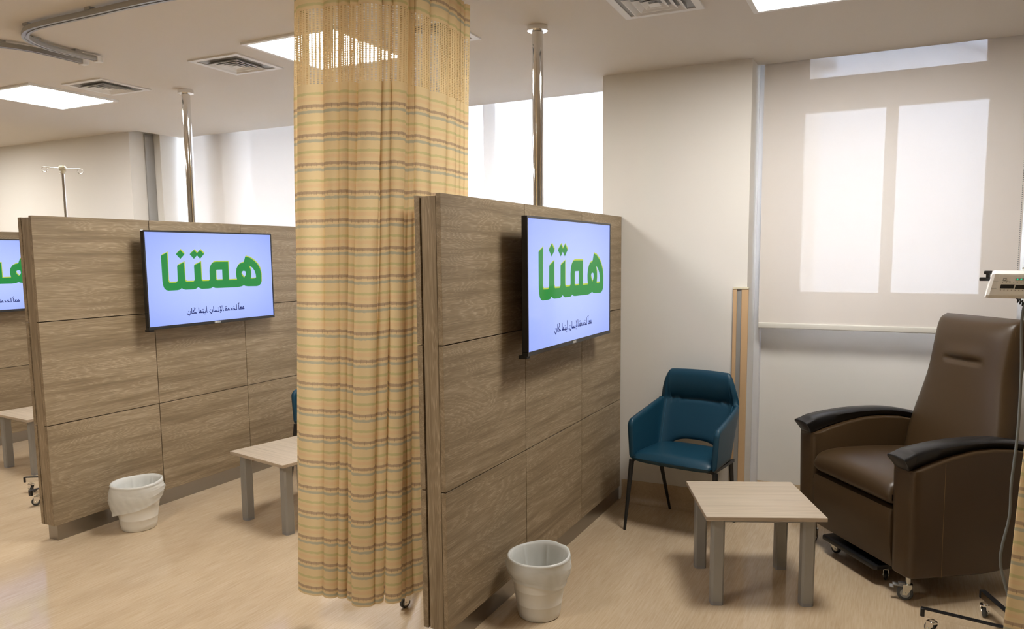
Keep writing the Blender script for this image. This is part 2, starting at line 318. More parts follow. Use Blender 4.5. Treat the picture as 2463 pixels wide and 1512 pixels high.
STROKES= [[[0.7316,0.1097],[0.7249,0.1358],[0.7157,0.1178],[0.7308,0.1091]],[[0.7295,0.1093],[0.6859,0.1101]],[[0.6971,0.133],[0.7104,0.1315],[0.6981,0.1249],[0.7064,0.1112]],[[0.6851,0.1626],[0.6855,0.1108]],[[0.679,0.1743],[0.6895,0.1822]],[[0.666,0.1646],[0.6668,0.1067],[0.6554,0.1067]],[[0.6342,0.1269],[0.644,0.1231],[0.659,0.1028]],[[0.6432,0.1454],[0.6444,0.1429]],[[0.6554,0.1073],[0.6142,0.1094]],[[0.6159,0.1324],[0.6279,0.1098]],[[0.606,0.1089],[0.5977,0.1303],[0.5889,0.1143],[0.6055,0.1083]],[[0.5919,0.1085],[0.571,0.1089],[0.5705,0.1222],[0.5794,0.1331],[0.5816,0.1175],[0.5722,0.1094]],[[0.5718,0.1502],[0.5732,0.1493]],[[0.5802,0.1513],[0.5816,0.1505]],[[0.5495,0.1651],[0.5511,0.1132],[0.5562,0.1069]],[[0.5274,0.1607],[0.5397,0.1088],[0.5283,0.1092],[0.5398,0.1661]],[[0.5264,0.0935],[0.5287,0.0899]],[[0.5157,0.1234],[0.5168,0.1038],[0.479,0.1069]],[[0.5123,0.1446],[0.5136,0.1424]],[[0.501,0.1167],[0.5017,0.1056]],[[0.4933,0.1166],[0.4938,0.1058]],[[0.4861,0.1151],[0.4862,0.1067]],[[0.4744,0.1632],[0.4755,0.1073],[0.4838,0.1063]],[[0.464,0.131],[0.467,0.114],[0.4541,0.0889],[0.441,0.1127]],[[0.4493,0.131],[0.4511,0.1288]],[[0.4169,0.177],[0.4202,0.1079],[0.4283,0.1063]],[[0.4096,0.1207],[0.4112,0.1057],[0.3578,0.1088]],[[0.4022,0.0903],[0.4035,0.0894]],[[0.4096,0.0903],[0.411,0.0895]],[[0.3906,0.1213],[0.3931,0.1012]],[[0.3899,0.1428],[0.3912,0.1407]],[[0.3784,0.1076],[0.3714,0.1308],[0.3645,0.1139],[0.3773,0.1078]],[[0.3575,0.1628],[0.359,0.1087]],[[0.3219,0.1668],[0.3294,0.1578],[0.3133,0.1265],[0.3395,0.1071],[0.3035,0.1082]],[[0.3026,0.1641],[0.3035,0.1082]],[[0.2937,0.1311],[0.2961,0.113],[0.2824,0.0872],[0.2687,0.1098]],[[0.2791,0.1318],[0.2803,0.1298]]]
# ------------------------------------------------------------------ the room
XL, XR, YB = -10.5, 3.4, -3.6
YC, YCL, YR, YW = 4.79, 4.75, 5.15, 5.40         # column faces, right bay wall, left bay wall
struct('floor', B(XL, XR, YB, 5.9, -.1, 0), 'floor')
bm = bmesh.new()
for q in ((XL, XR, YB, 4.75), (-.795, XR, 4.75, 4.985), (-6.27, -1.745, 4.75, 5.235), (-1.745, -.795, 4.75, YC), (XL, -6.27, 4.75, 4.76)): box(bm, *q, H, HT)
box(bm, XL, XR, YB, 5.9, HT, HT+.1); struct('ceiling', bm, 'ceil')
struct('wall_near', B(XL, XR, YB-.15, YB, 0, H), 'wall')
struct('wall_left', B(XL-.15, XL, YB, 5.9, 0, HT), 'wall')
struct('wall_right', B(XR, XR+.15, YB, 5.9, 0, HT), 'wall')
struct('wall_center', B(-1.745, -.795, YC, 5.9, 0, HT), 'wall')                    # white column between the window bays
bm = bmesh.new(); box(bm, XL, -6.37, YCL, 5.9, 0, HT); box(bm, -6.3701, -6.27, 5.0, 5.9, 0, HT)
struct('wall_far_left', bm, 'wall')
# right bay: parapet below the window and wall round the opening
OX0, OX1, OZ0 = -.66, .585, 1.215
bm = bmesh.new()
box(bm, -.795, XR, YR, 5.50, 0, OZ0)
box(bm, -.795, OX0, YR, 5.50, OZ0, HT); box(bm, OX1, .80, YR, 5.50, OZ0, HT); box(bm, 2.1, XR, YR, 5.50, OZ0, HT)
struct('wall_far_right', bm, 'wall')
# left bay parapet
bm = bmesh.new(); box(bm, -6.27, -1.745, 5.36, 5.55, 0, 1.0); struct('wall_far_center', bm, 'wall')
# vinyl cove turned up the walls
def cove(name, pts, h=.14, r=.05):
    bm = bmesh.new(); prof = [(r, .0012)]+[(r-r*math.sin(a), r-r*math.cos(a)+.0012) for a in [PI/2*k/6 for k in range(1, 7)]]+[(.0035, h), (0., h)]
    n = len(pts); rows = []
    for i, p in enumerate(pts):
        p = Vector(p); d0 = (p-Vector(pts[i-1])).normalized() if i else (Vector(pts[1])-p).normalized(); d1 = (Vector(pts[i+1])-p).normalized() if i < n-1 else d0
        n0 = Vector((d0.y, -d0.x)); n1 = Vector((d1.y, -d1.x)); mt = (n0+n1)/(1+n0.dot(n1))
        rows.append([bm.verts.new((p.x+mt.x*q, p.y+mt.y*q, z)) for q, z in prof])
    for a, b2 in zip(rows, rows[1:]):
        for k in range(len(prof)-1): bm.faces.new((a[k], b2[k], b2[k+1], a[k+1]))
    return struct(name, bm, 'floor', smooth=40)
cove('baseboard_center', [(-1.60, YC), (-.795, YC), (-.795, YR), (XR, YR)], .145)
cove('baseboard_left', [(-9., YCL), (-6.37, YCL), (-6.37, 5.0), (-6.27, 5.0), (-6.27, 5.36), (-1.745, 5.36)], .14)
# aluminium post in the corner of the right bay and in the left bay
struct('trim_1', B(-.795, -.757, 5.085, YR, .13, HT, .003), 'alu_lit')
bm = bmesh.new(); box(bm, -6.37, -6.352, 4.905, 4.998, 0, H, .004); struct('trim_2', bm, 'alu')

def window(name, x0, x1, z0, z1, y, bars, label):
    """bars: list of (x0,x1,z0,z1) pane openings"""
    w = bpy.data.objects.new(name, None); COL.objects.link(w); w.location = (x0, y, z0); w['kind'] = 'structure'
    xs = sorted({x0, x1} | {b[0] for b in bars} | {b[1] for b in bars}); zs = sorted({z0, z1} | {b[2] for b in bars} | {b[3] for b in bars})
    bm = bmesh.new()
    for a, c in zip(xs, xs[1:]):
        for e, g in zip(zs, zs[1:]):
            mx, mz = (a+c)/2, (e+g)/2
            if not any(b[0] < mx < b[1] and b[2] < mz < b[3] for b in bars): box(bm, a-x0, c-x0, -.035, .035, e-z0, g-z0)
    bmesh.ops.remove_doubles(bm, verts=bm.verts, dist=1e-5)
    finish('window_frame', bm, 'frame_w', w)
    for b in bars:
        g = B(b[0]-x0, b[1]-x0, -.004, .004, b[2]-z0, b[3]-z0); finish('window_pane', g, 'glass', w)
    return w
window('window_1', OX0-.0, OX1, OZ0, HT, 5.385, [(-.547, -.067, 1.415, 2.59), (.005, .49, 1.415, 2.59), (-.526, .465, 2.80, 3.0)], '')
window('window_2', -6.27, -1.745, 1.0, HT, 5.46, [(-6.2, -5.93, 1.06, 3.0), (-5.6, -4.55, 1.06, 3.0), (-4.48, -3.80, 1.06, 3.0), (-3.73, -3.0, 1.06, 3.0), (-2.925, -1.80, 1.06, 3.0)], '')
window('window_3', .80, 2.1, OZ0, HT, 5.385, [(.88, 1.42, 1.415, 2.59), (1.48, 2.03, 1.415, 2.59)], '')

# neighbouring buildings seen through the blinds
def building(name, label, x0, x1, y0, z0, z1, ztilt, mat, dp=3.):
    t = thing(name, label, 'building', ((x0+x1)/2, y0, 0)); hx = (x1-x0)/2
    bm = bmesh.new(); prism(bm, [(-hx, -1.), (hx, -1.), (hx, z1+ztilt), (-hx, z1)], 1, 0., dp); finish('wall', bm, mat, t)
    bm = bmesh.new(); prism(bm, [(-hx-.1, z1), (hx+.1, z1+ztilt), (hx+.1, z1+ztilt+.12), (-hx-.1, z1+.12)], 1, -.12, dp+.1); finish('parapet', bm, mat, t)
    return t
building('neighboring_building', 'pale neighbouring block with a sloping roof edge, faint behind the right blind', -1.2, 2.6, 7.6, 0, 4.15, -1.62, 'outside')
building('neighboring_building', 'narrow warm wall edge seen at the left of the right-hand window pane', -1.3, -.60, 6.9, 0, 3.25, .0, 'outside2', .3)

# ------------------------------------------------------------------ roller blinds
def blind(label, x0, x1, y, zb, mat, chain=None):
    t = thing('roller_blind', label, 'blind', ((x0+x1)/2, y, zb)); hw = (x1-x0)/2
    bm = bmesh.new(); n = 24
    def f(i, j):
        z = (HT-zb-.06)*j/16+.016; return (-hw+2*hw*i/n, .0025*math.sin(i*.9)*(1-j/16), z)
    V = grid(bm, f, n+1, 17); finish('fabric', bm, mat, t, smooth=True)
    bm = bmesh.new(); box(bm, -hw, hw, -.009, .009, -.014, .022, .006, 3); finish('hem_bar', bm, 'hem', t, 40)
    bm = bmesh.new(); tube(bm, [(-hw, .045, HT-zb-.06), (hw, .045, HT-zb-.06)], .028, 16); finish('roller_tube', bm, 'hem', t, 40)
    if chain:
        bm = bmesh.new()
        for k in range(110):
            z = H-zb-.06-k*.0115
            bmesh.ops.create_uvsphere(bm, u_segments=6, v_segments=4, radius=.0033, matrix=Matrix.Translation((hw-.012, -.02, z)))
        finish('bead_chain', bm, 'plastic_grey', t, smooth=True)
        t.children[-1]['label'] = 'fine grey bead pull chain'
    return t
blind('translucent cream roller blind over the window behind the brown recliner', -.755, .645, 5.0, 1.212, 'blind', True)
blind('wide translucent white roller blind beyond the wooden partitions', -6.225, -1.76, 5.26, .9, 'blind2')
blind('translucent roller blind just off the right edge, past the bead chain', .672, 2.15, 5.0, 1.212, 'blind')

# wooden corner guard on the column
t = thing('corner_guard', 'upright beech strip with a grey inlay on the column behind the blue armchair', 'wall guard', (-.83, YC, .145))
for a, c in ((-.045, -.022), (.006, .047)):
    finish('wood_strip', B(a, c, -.022, -.0005, 0, 1.31, .003), 'beech', t)
finish('inlay', B(-.0225, .0065, -.014, -.0005, 0, 1.31), 'greymetal', t)
finish('end_cap', B(-.048, .05, -.026, -.0005, 1.3095, 1.322, .004), 'cream_plastic', t)

# ------------------------------------------------------------------ ceiling fixtures
lights = [('square ceiling panel light at the far left, beyond the air vents', -5.50, 3.47), ('square ceiling panel light partly hidden by the mesh top of the curtain', -2.905, 3.445), ('square ceiling panel light cut by the top edge above the chairs', -.32, 3.565),
          ('unseen ceiling panel light added beyond the left edge', -8.1, 3.47), ('unseen ceiling panel light added past the left edge, nearer the camera', -8.1, 1.2), ('unseen ceiling panel light added in the middle for front light', -2.5, .6)]  # these are out of view, added to brighten the far-left wall and foreground
for lb, x, y in lights:
    t = thing('ceiling_light', lb, 'ceiling light', (x, y, H), group='square ceiling panel lights')
    bm = bmesh.new(); a, c = .325, .30
    for q in ((-a, a, -a, -c), (-a, a, c, a), (-a, -c, -c, c), (c, a, -c, c)): box(bm, *q, -.012, 0)
    finish('frame', bm, 'white_trim', t)
    finish('diffuser', B(-c, c, -c, c, -.008, -.004), 'lamp', t)
vents = [('square ceiling air vent left of the far left chrome pole', -4.835, 3.465, .385), ('square ceiling air vent between the far left chrome pole and the curtain', -3.6, 3.44, .385), ('square ceiling air vent seen through the curtain mesh', -2.215, 3.46, .385), ('square ceiling air vent at the top edge right of the near chrome pole', -1.03, 3.515, .385)]
for lb, x, y, w in vents:
    t = thing('air_vent', lb, 'air vent', (x, y, H), rz=.03, group='square ceiling diffusers')
    h = w/2
    def ring(r0, z0, r1, z1):
        bm = bmesh.new(); A = [bm.verts.new((sx*r0, sy*r0, z0)) for sx, sy in ((-1, -1), (1, -1), (1, 1), (-1, 1))]; C = [bm.verts.new((sx*r1, sy*r1, z1)) for sx, sy in ((-1, -1), (1, -1), (1, 1), (-1, 1))]
        D = [bm.verts.new((sx*(r1-.004), sy*(r1-.004), z1)) for sx, sy in ((-1, -1), (1, -1), (1, 1), (-1, 1))]; E2 = [bm.verts.new((sx*(r0-.004), sy*(r0-.004), z0)) for sx, sy in ((-1, -1), (1, -1), (1, 1), (-1, 1))]
        for P1, P2 in ((A, C), (C, D), (D, E2), (E2, A)):
            for k in range(4): bm.faces.new((P1[k], P1[(k+1) % 4], P2[(k+1) % 4], P2[k]))
        return bm
    bm = bmesh.new(); c = h-.034
    for q in ((-h, h, -h, -c), (-h, h, c, h), (-h, -c, -c, c), (c, h, -c, c)): box(bm, *q, -.008, 0)
    finish('frame', bm, 'white_trim', t)
    finish('backing', B(-c, c, -c, c, -.0035, 0), 'plastic_grey', t)
    for k, r in enumerate((.125, .09, .055)):
        finish('louvre', ring(r-.022, -.0045, r, -.021+.002*k), 'white_trim', t)
    bm = bmesh.new(); A = [bm.verts.new((sx*.026, sy*.026, -.019)) for sx, sy in ((-1, -1), (1, -1), (1, 1), (-1, 1))]; p = bm.verts.new((0, 0, -.004))
    bm.faces.new(A)
    for k in range(4): bm.faces.new((A[k], A[(k+1) % 4], p))
    finish('cone', bm, 'white_trim', t)

def rail(label, pts, loc, endcap=True):
    t = thing('curtain_rail', label, 'curtain rail', (*loc, H))
    P = catmull([(p[0]-loc[0], p[1]-loc[1], 0) for p in pts], 8); bm = bmesh.new(); rows = []
    for i, p in enumerate(P):
        tt = (P[min(i+1, len(P)-1)]-P[max(i-1, 0)]).normalized(); n = Vector((tt.y, -tt.x, 0))
        rows.append([bm.verts.new((p.x+n.x*a, p.y+n.y*a, z)) for a, z in ((-.013, -.012), (.013, -.012), (.013, -.019), (.017, -.021), (.017, -.038), (.005, -.038), (.005, -.033), (-.005, -.033), (-.005, -.038), (-.017, -.038), (-.017, -.021), (-.013, -.019))])
    for a, c in zip(rows, rows[1:]):
        for k in range(12): bm.faces.new((a[k], a[(k+1) % 12], c[(k+1) % 12], c[k]))
    bm.faces.new(rows[0]); bm.faces.new(rows[-1][::-1]); finish('track', bm, 'alu', t, 35)
    for i in range(4, len(P), 14): finish('ceiling_bracket', B(P[i].x-.02, P[i].x+.02, P[i].y-.02, P[i].y+.02, -.0125, 0), 'alu', t)
    if endcap:
        e = P[-1]; bm = bmesh.new(); box(bm, e.x-.021, e.x+.021, e.y-.004, e.y+.034, -.044, -.012, .003); finish('end_cap', bm, 'white_trim', t)
    return t
rail('grey ceiling curtain rail bending round in the upper left, the longer one', [(-1.99, 2.48), (-2.35, 2.47), (-2.6, 2.42), (-3.0, 2.385), (-3.4, 2.38), (-3.75, 2.375), (-3.93, 2.40), (-4.06, 2.48), (-4.13, 2.62), (-4.145, 2.76), (-4.13, 2.90)], (-3.4, 2.38))
rail('grey ceiling curtain rail entering from the left edge, shorter curved end', [(-6.5, 2.36), (-5.4, 2.37), (-4.75, 2.375), (-4.47, 2.40), (-4.32, 2.49), (-4.26, 2.62), (-4.255, 2.76), (-4.26, 2.90)], (-5.4, 2.37))
rail('short grey curtain rail above the gathered curtain, over the near partition', [(-1.99, 2.50), (-1.89, 2.53), (-1.83, 2.62), (-1.805, 2.75), (-1.80, 2.88), (-1.80, 3.0)], (-1.83, 2.62), False)

# ------------------------------------------------------------------ partitions
def partition(label, x, y, L, col_w, root=None):
    """local x=0 is the display side, body runs to -.125; local y from 0 to L"""
    t = thing('partition_wall', label, 'partition', (x, y, 0), group=None)
    zs = (.095, .7, 1.313, 1.924); ys = [0]
    for w in col_w: ys.append(ys[-1]+w)
    g = .0024
    for side in (0, 1):
        x0, x1 = ((-.022, 0.) if side == 0 else (-.125, -.100))
        for i in range(3):
            for k in range(3):
                a, b2 = ys[i]+(g if i else 0), ys[i+1]-(g if i < 2 else 0); c, d = zs[k]+(g if k else 0), zs[k+1]-(g if k < 2 else 0)
                cy, cz = (a+b2)/2, (c+d)/2
                dz = 0 if side == 0 else -.008
                o = finish('panel', B(x0-(x0+x1)/2, x1-(x0+x1)/2, a-cy, b2-cy, c-cz, d-cz+(dz if k == 2 else 0), .0008, 1), 'oak', t, loc=((x0+x1)/2, cy, cz))
    finish('core', B(-.0998, -.0222, .012, L-.002, .1, 1.905), 'black_core', t)
    finish('end_board', B(-.0925, -.0245, .0015, .0125, .095, 1.914, .001, 1), 'oak_v', t)
    finish('top_board', B(-.0925, -.0245, .0125, L, 1.9052, 1.914), 'oak', t)
    o = finish('plinth', B(-.094, -.007, .02, L, 0, .0998, .002), 'steel', t); o['label'] = 'brushed steel plinth'
    return t
partition('near oak-panelled partition carrying the screen, right of the striped curtain', -1.612, 2.556, YC-2.556-.003, (.762, .76, YC-2.556-.003-1.522))
partition('oak-panelled partition carrying the second screen, left of the striped curtain', -4.398, 2.628, 2.25, (.757, .778, .715))
partition('furthest oak-panelled partition at the left edge', -7.16, 2.628, 2.11, (.757, .778, .575))

# chrome poles from partition to ceiling
for lb, x, y in (('chrome ceiling pole standing on the near partition', -1.672, 3.61), ('chrome ceiling pole standing on the middle partition left of the curtain', -4.462, 3.79)):
    t = thing('ceiling_pole', lb, 'pole', (x, y, 1.914), group=None)
    bm = bmesh.new(); tube(bm, [(0, 0, .001), (0, 0, H-1.914-.001)], .0285, 32); finish('tube', bm, 'chrome', t, 40)
    bm = bmesh.new(); lathe(bm, [(.05, -.026), (.053, -.024), (.053, -.001), (.05, 0)], 32, (0, 0, H-1.914)); finish('ceiling_flange', bm, 'chrome', t, 40)
# ------------------------------------------------------------------ wall screens
def disp(sym, w, h): return [(u*w, v*h) for u, v in sym]
def television(label, x, y, z, w=1.105, h=.645, rz=0.):
    """local: faces +x, width along y (0..w), z up from the lower edge; x=0 is the front glass"""
    t = thing('television', label, 'television', (x, y, z), rz)
    bm = bmesh.new(); box(bm, -.030, -.004, .002, w-.002, .003, h-.003, .004); finish('back_shell', bm, 'black', t, 35)
    bm = bmesh.new(); box(bm, -.058, -.0302, .05, w-.10, -.002, h*.55, .008); finish('electronics_cover', bm, 'black', t, 35)
    bz, bb = .011, .02; bm = bmesh.new()
    for q in ((0, w, 0, bb), (0, w, h-bz, h), (0, bz, bb, h-bz), (w-bz, w, bb, h-bz)): box(bm, -.0285, .001, q[0], q[1], q[2], q[3], .0012, 1)
    finish('bezel', bm, 'black_gloss', t)
    sw, sh = w-2*bz, h-bz-bb
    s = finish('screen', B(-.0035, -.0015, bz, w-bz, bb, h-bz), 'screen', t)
    Mx = Matrix(((0, 0, 1, 0.), (1, 0, 0, bz), (0, 1, 0, bb), (0, 0, 0, 1)))
    sp = [[(u*sw, v*sh) for u, v in q] for q in LOGO]
    mesh_from_curve('logo_highlight', [[(a+.0055, c+.0075) for a, c in q] for q in sp], 'logo_yellow', s, .0002, Matrix.Translation((-.0011, 0, 0)) @ Mx)
    mesh_from_curve('logo', sp, 'logo_green', s, .0002, Matrix.Translation((-.0005, 0, 0)) @ Mx)
    bm = bmesh.new()
    def ribbon(bm, pts, wd, xx):
        P = [Vector((p[0]*sw, p[1]*sh)) for p in pts]
        for a, c in zip(P, P[1:]):
            d = (c-a).normalized() if (c-a).length > 1e-6 else Vector((1, 0)); n = Vector((-d.y, d.x))*wd/2; a2 = a-d*wd*.35; c2 = c+d*wd*.35
            bm.faces.new([bm.verts.new((xx, bz+q.x, bb+q.y)) for q in (a2+n, a2-n, c2-n, c2+n)])
    for st in STROKES: ribbon(bm, st, .0062, -.0008)
    finish('slogan', bm, 'text_dark', s, smooth='keep')
    # maker's badge on the lower bezel
    yc = w*.5; bd = finish('badge', B(.001, .0025, yc-.027, yc+.027, .003, .016), 'alu', t)
    bm = bmesh.new(); rr = .0048
    ringp = [(.0028, yc-.010+rr*math.cos(a), .0095+rr*math.sin(a)) for a in [2*PI*k/14 for k in range(14)]]
    tube(bm, ringp, .0011, 6, closed=True)
    tube(bm, [(.0028, yc-.010, .012), (.0028, yc-.010, .0075), (.0028, yc-.0075, .0075)], .0008, 6)
    tube(bm, [(.0028, yc+.001, .013), (.0028, yc+.001, .006), (.0028, yc+.005, .006)], .0009, 6)
    tube(bm, [(.0028, yc+.0135, .0125), (.0028, yc+.010, .013), (.0028, yc+.008, .0095), (.0028, yc+.010, .006), (.0028, yc+.0138, .0065), (.0028, yc+.0138, .0095), (.0028, yc+.011, .0095)], .0009, 6)
    finish('emblem', bm, 'white_trim', bd)
    bm = bmesh.new(); box(bm, -.118, -.0582, w*.5-.14, w*.5+.14, h*.3, h*.3+.03); box(bm, -.118, -.0582, w*.5-.14, w*.5+.14, h*.5, h*.5+.03); box(bm, -.1195, -.112, w*.5-.2, w*.5+.2, h*.22, h*.62); finish('wall_bracket', bm, 'black_metal', t)
    bm = bmesh.new(); box(bm, -.055, -.012, .012, .05, -.014, .002, .003); finish('corner_foot', bm, 'black', t)
    return t
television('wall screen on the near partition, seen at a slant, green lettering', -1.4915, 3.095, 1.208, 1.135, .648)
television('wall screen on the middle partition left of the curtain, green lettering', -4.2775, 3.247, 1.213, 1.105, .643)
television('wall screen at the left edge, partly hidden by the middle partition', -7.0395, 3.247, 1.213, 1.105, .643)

# ------------------------------------------------------------------ curtains
def lerp_path(P, s):
    """P polyline, s in 0..1 by arc length"""
    d = [0.]
    for a, b2 in zip(P, P[1:]): d.append(d[-1]+math.dist(a, b2))
    x = s*d[-1]
    for i in range(len(P)-1):
        if x <= d[i+1] or i == len(P)-2:
            k = (x-d[i])/(d[i+1]-d[i]); return Vector((P[i][0]+(P[i+1][0]-P[i][0])*k, P[i][1]+(P[i+1][1]-P[i][1])*k))
def smooth_path(P): return [tuple(v[:2]) for v in catmull([(p[0], p[1], 0) for p in P], 8)]
def curtain(label, top, bot, cuts, amps, zb, mesh0, mesh1, ztop, org, seed=3, outward=1., hemwave=.0, ov=.19):
    rnd = random.Random(seed); T = smooth_path(top); Bo = smooth_path(bot)
    t = thing('privacy_curtain', label, 'curtain', (*org, zb))
    # samples across the cloth: (path fraction, outward offset factor, cloth length)
    sam = []; per = 14
    for i in range(len(cuts)-1):
        a, c = cuts[i], cuts[i+1]
        for k in range(per):
            q = .5-.5*math.cos(PI*k/per) if ov else k/per; sam.append((a+(c-a)*(q-ov*math.sin(2*PI*q)), (math.sin(PI*q)**.65)*amps[i]-.022*math.exp(-(min(q, 1-q)/.05)**2)*(0 < i < len(cuts)-2), i, q))
    sam.append((cuts[-1], 0., len(cuts)-2, 1.))
    zs_all = []
    def pt(s, off, z, i):
        k = (z-zb)/(ztop-zb); a = lerp_path(T, s); c = lerp_path(Bo, s); p = c+(a-c)*k
        e = .01; a1, a0 = lerp_path(T, min(1, s+e)), lerp_path(T, max(0, s-e)); c1, c0 = lerp_path(Bo, min(1, s+e)), lerp_path(Bo, max(0, s-e)); d = (c1+(a1-c1)*k)-(c0+(a0-c0)*k); d.normalize()
        n = Vector((d.y, -d.x))*outward
        w = .006*math.sin(z*2.3+i*1.7)+.004*math.sin(z*5.1+i*2.9); flare = 1.+.5*max(0., (1-k)-.45)+.06*math.sin(z*3+i)
        return (p.x-org[0]+n.x*off*flare+d.x*w*.7, p.y-org[1]+n.y*off*flare+d.y*w*.7)
    ucum = [0.]
    for a, c in zip(sam, sam[1:]):
        p, q = pt(a[0], a[1], 1.3, a[2]), pt(c[0], c[1], 1.3, c[2]); ucum.append(ucum[-1]+math.dist(p, q))
    zoff = [rnd.uniform(-.006, .006) for _ in range(len(cuts)+1)]
    def vo(i, q): return zoff[i]*(1-q)+zoff[i+1]*q
    def sheet(name, z0, z1, mat, nz):
        def f(i, j):
            s, off, ci, q = sam[i]; z = z0+(z1-z0)*j/nz; x, y = pt(s, off, z, ci)
            return (x, y, z-zb+vo(ci, q)*(1 if name != 'fabric' or j else 1)+(hemwave*math.sin(s*9) if z0 == zb and j == 0 else 0))
        bm = bmesh.new(); grid(bm, f, len(sam), nz+1, lambda i, j: (ucum[min(i, len(sam)-1)], z0+(z1-z0)*j/nz))
        return finish(name, bm, mat, t, smooth='keep')
    for o in (sheet('fabric', zb, mesh0, 'curtain', 40), sheet('mesh_panel', mesh0, mesh1, 'curtain_mesh', 10), sheet('header', mesh1, ztop, 'curtain', 4)):
        for p in o.data.polygons: p.use_smooth = True
    return t
top = [(-2.25, 2.50), (-2.09, 2.495), (-1.965, 2.50), (-1.88, 2.535), (-1.83, 2.60), (-1.812, 2.72), (-1.80, 2.85), (-1.80, 3.0), (-1.80, 3.12)]
bot = [(-2.40, 2.545), (-2.19, 2.535), (-2.05, 2.53), (-1.965, 2.565), (-1.90, 2.63), (-1.885, 2.74), (-1.875, 2.88), (-1.87, 3.03), (-1.87, 3.12)]
#        left edge ............ front folds ................................ side run
cuts = [0., .032, .175, .248, .290, .325, .405, .447, .503, .527, .56, .66, .79, .87, .915, .955, 1.0]
amps = [.03, .065, .055, .04, .035, .06, .04, .05, .022, .025, .04, .038, .03, .02, .018, .018]
curtain('yellow striped privacy curtain with a mesh top, gathered beside the near partition', top, bot, cuts, amps, .172, 2.372, 2.665, 2.82, (-2.1, 2.55))
curtain('strip of yellow striped curtain at the lower right edge', [(.50, 2.86), (.62, 2.84), (.8, 2.86), (1.1, 2.85), (1.5, 2.86)], [(.372, 2.88), (.55, 2.87), (.78, 2.88), (1.1, 2.87), (1.5, 2.88)], [0, .12, .26, .4, .55, .7, .85, 1.], [.02, .04, .05, .05, .04, .05, .05], .165, 2.372, 2.665, 2.80, (.8, 2.86), seed=5)

# ------------------------------------------------------------------ castors
def castor(parent, x, y, top, r=.035, wd=.02, rot=0., wheel='rubber', fork='zinc', brake=False, name='castor'):
    c = bpy.data.objects.new(name, None); COL.objects.link(c); c.parent = parent; c.location = (x, y, 0); c.rotation_euler = (0, 0, rot)
    bm = bmesh.new()   # fork: top plate, swivel, two cheeks
    lathe(bm, [(.019, 0), (.021, .002), (.021, .008), (.012, .009), (.012, top-2*r-.012 if top-2*r > .03 else .014)], 16, (.012, 0, 2*r+.002))
    for s in (-1, 1): prism(bm, [(-.012, r-.008), (.008, r-.008), (.030, 2*r-.004), (.030, 2*r+.006), (-.010, 2*r+.006)], 1, s*(wd/2+.002), s*(wd/2+.0045))
    box(bm, -.010, .030, -wd/2-.004, wd/2+.004, 2*r+.003, 2*r+.007)
    Ry = Matrix.Translation((0, 0, r)) @ Matrix.Rotation(PI/2, 4, 'X')
    lathe(bm, [(.005, -wd/2-.008), (.006, -wd/2-.004), (.006, wd/2+.004), (.005, wd/2+.008)], 10, mtx=Ry)
    finish('fork', bm, fork, c, 40)
    bm = bmesh.new(); lathe(bm, [(r*.62, -wd/2), (r*.9, -wd/2), (r, -wd/2+.004), (r, wd/2-.004), (r*.9, wd/2), (r*.62, wd/2)], 28, mtx=Ry); finish('wheel', bm, wheel, c, 40)
    bm = bmesh.new(); lathe(bm, [(r*.615, -wd/2-.0012), (r*.6, -wd/2-.0014), (r*.25, -wd/2+.001), (r*.25, wd/2-.001), (r*.6, wd/2+.0014), (r*.615, wd/2+.0012)], 24, mtx=Ry); finish('hub', bm, 'rubber_hub', c, 40)
    if brake:
        bm = bmesh.new(); box(bm, -.055, -.008, -.014, .014, 2*r-.004, 2*r+.004, .002); box(bm, -.068, -.050, -.016, .016, 2*r-.014, 2*r-.008, .002); box(bm, -.03, .0, -.012, .012, 2*r+.003, 2*r+.014, .003); finish('brake_pedal', bm, 'plastic_grey', c, 40)
    return c

# ------------------------------------------------------------------ low tables
def make_table():
    t = thing('side_table', '', 'table')
    bm = bmesh.new(); box(bm, -.279, .279, -.279, .279, .432, .452, .0015, 1); finish('tabletop', bm, 'table', t)
    for sx in (-1, 1):
        for sy in (-1, 1):
            A = Matrix.Translation((sx*.212, sy*.212, 0)) @ Matrix.Rotation(math.atan2(sy, sx)-PI/4, 4, 'Z')
            # leg section: right-angled post with the outer corner chamfered flat
            bm = bmesh.new(); q = [(-.034, -.034), (.028, -.034), (.034, -.026), (.034, .0), (.0, .034), (-.026, .034), (-.034, .026)]
            q = [(-.030, -.022), (-.022, -.030), (.020, -.030), (.030, -.020), (.030, .020), (.020, .030), (-.022, .030), (-.030, .022)]
            prism(bm, [(x, y) for x, y in q], 2, .018, .4319); bmesh.ops.transform(bm, matrix=A, verts=bm.verts); finish('leg', bm, 'greymetal', t)
            bm = bmesh.new(); prism(bm, [(x*.985, y*.985) for x, y in q], 2, 0., .0175); bmesh.ops.transform(bm, matrix=A, verts=bm.verts); t.children[-1]; f = finish('foot_cap', bm, 'plastic_grey', t)
            f.parent = [c for c in t.children if c.name.startswith('leg')][-1]
    bm = bmesh.new()
    for a in (-1, 1):
        box(bm, -.19, .19, a*.215-.01, a*.215+.01, .408, .4318); box(bm, a*.215-.01, a*.215+.01, -.19, .19, .408, .4318)
    finish('under_frame', bm, 'greymetal', t)
    return t
tb = make_table(); tb.location = (-.582, 3.79, 0); tb.rotation_euler.z = math.radians(23.3); tb['label'] = 'low square pale wood table in front of the brown recliner'; tb['group'] = 'low square tables'
t2 = copy_tree(tb); t2.location = (-3.40, 3.575, 0); t2.rotation_euler.z = math.radians(-11.2); t2['label'] = 'low pale wood table half hidden by the left side of the curtain'
t3 = copy_tree(tb); t3.location = (-6.14, 3.675, 0); t3.rotation_euler.z = math.radians(-5); t3['label'] = 'low pale wood table at the left edge behind the middle partition'

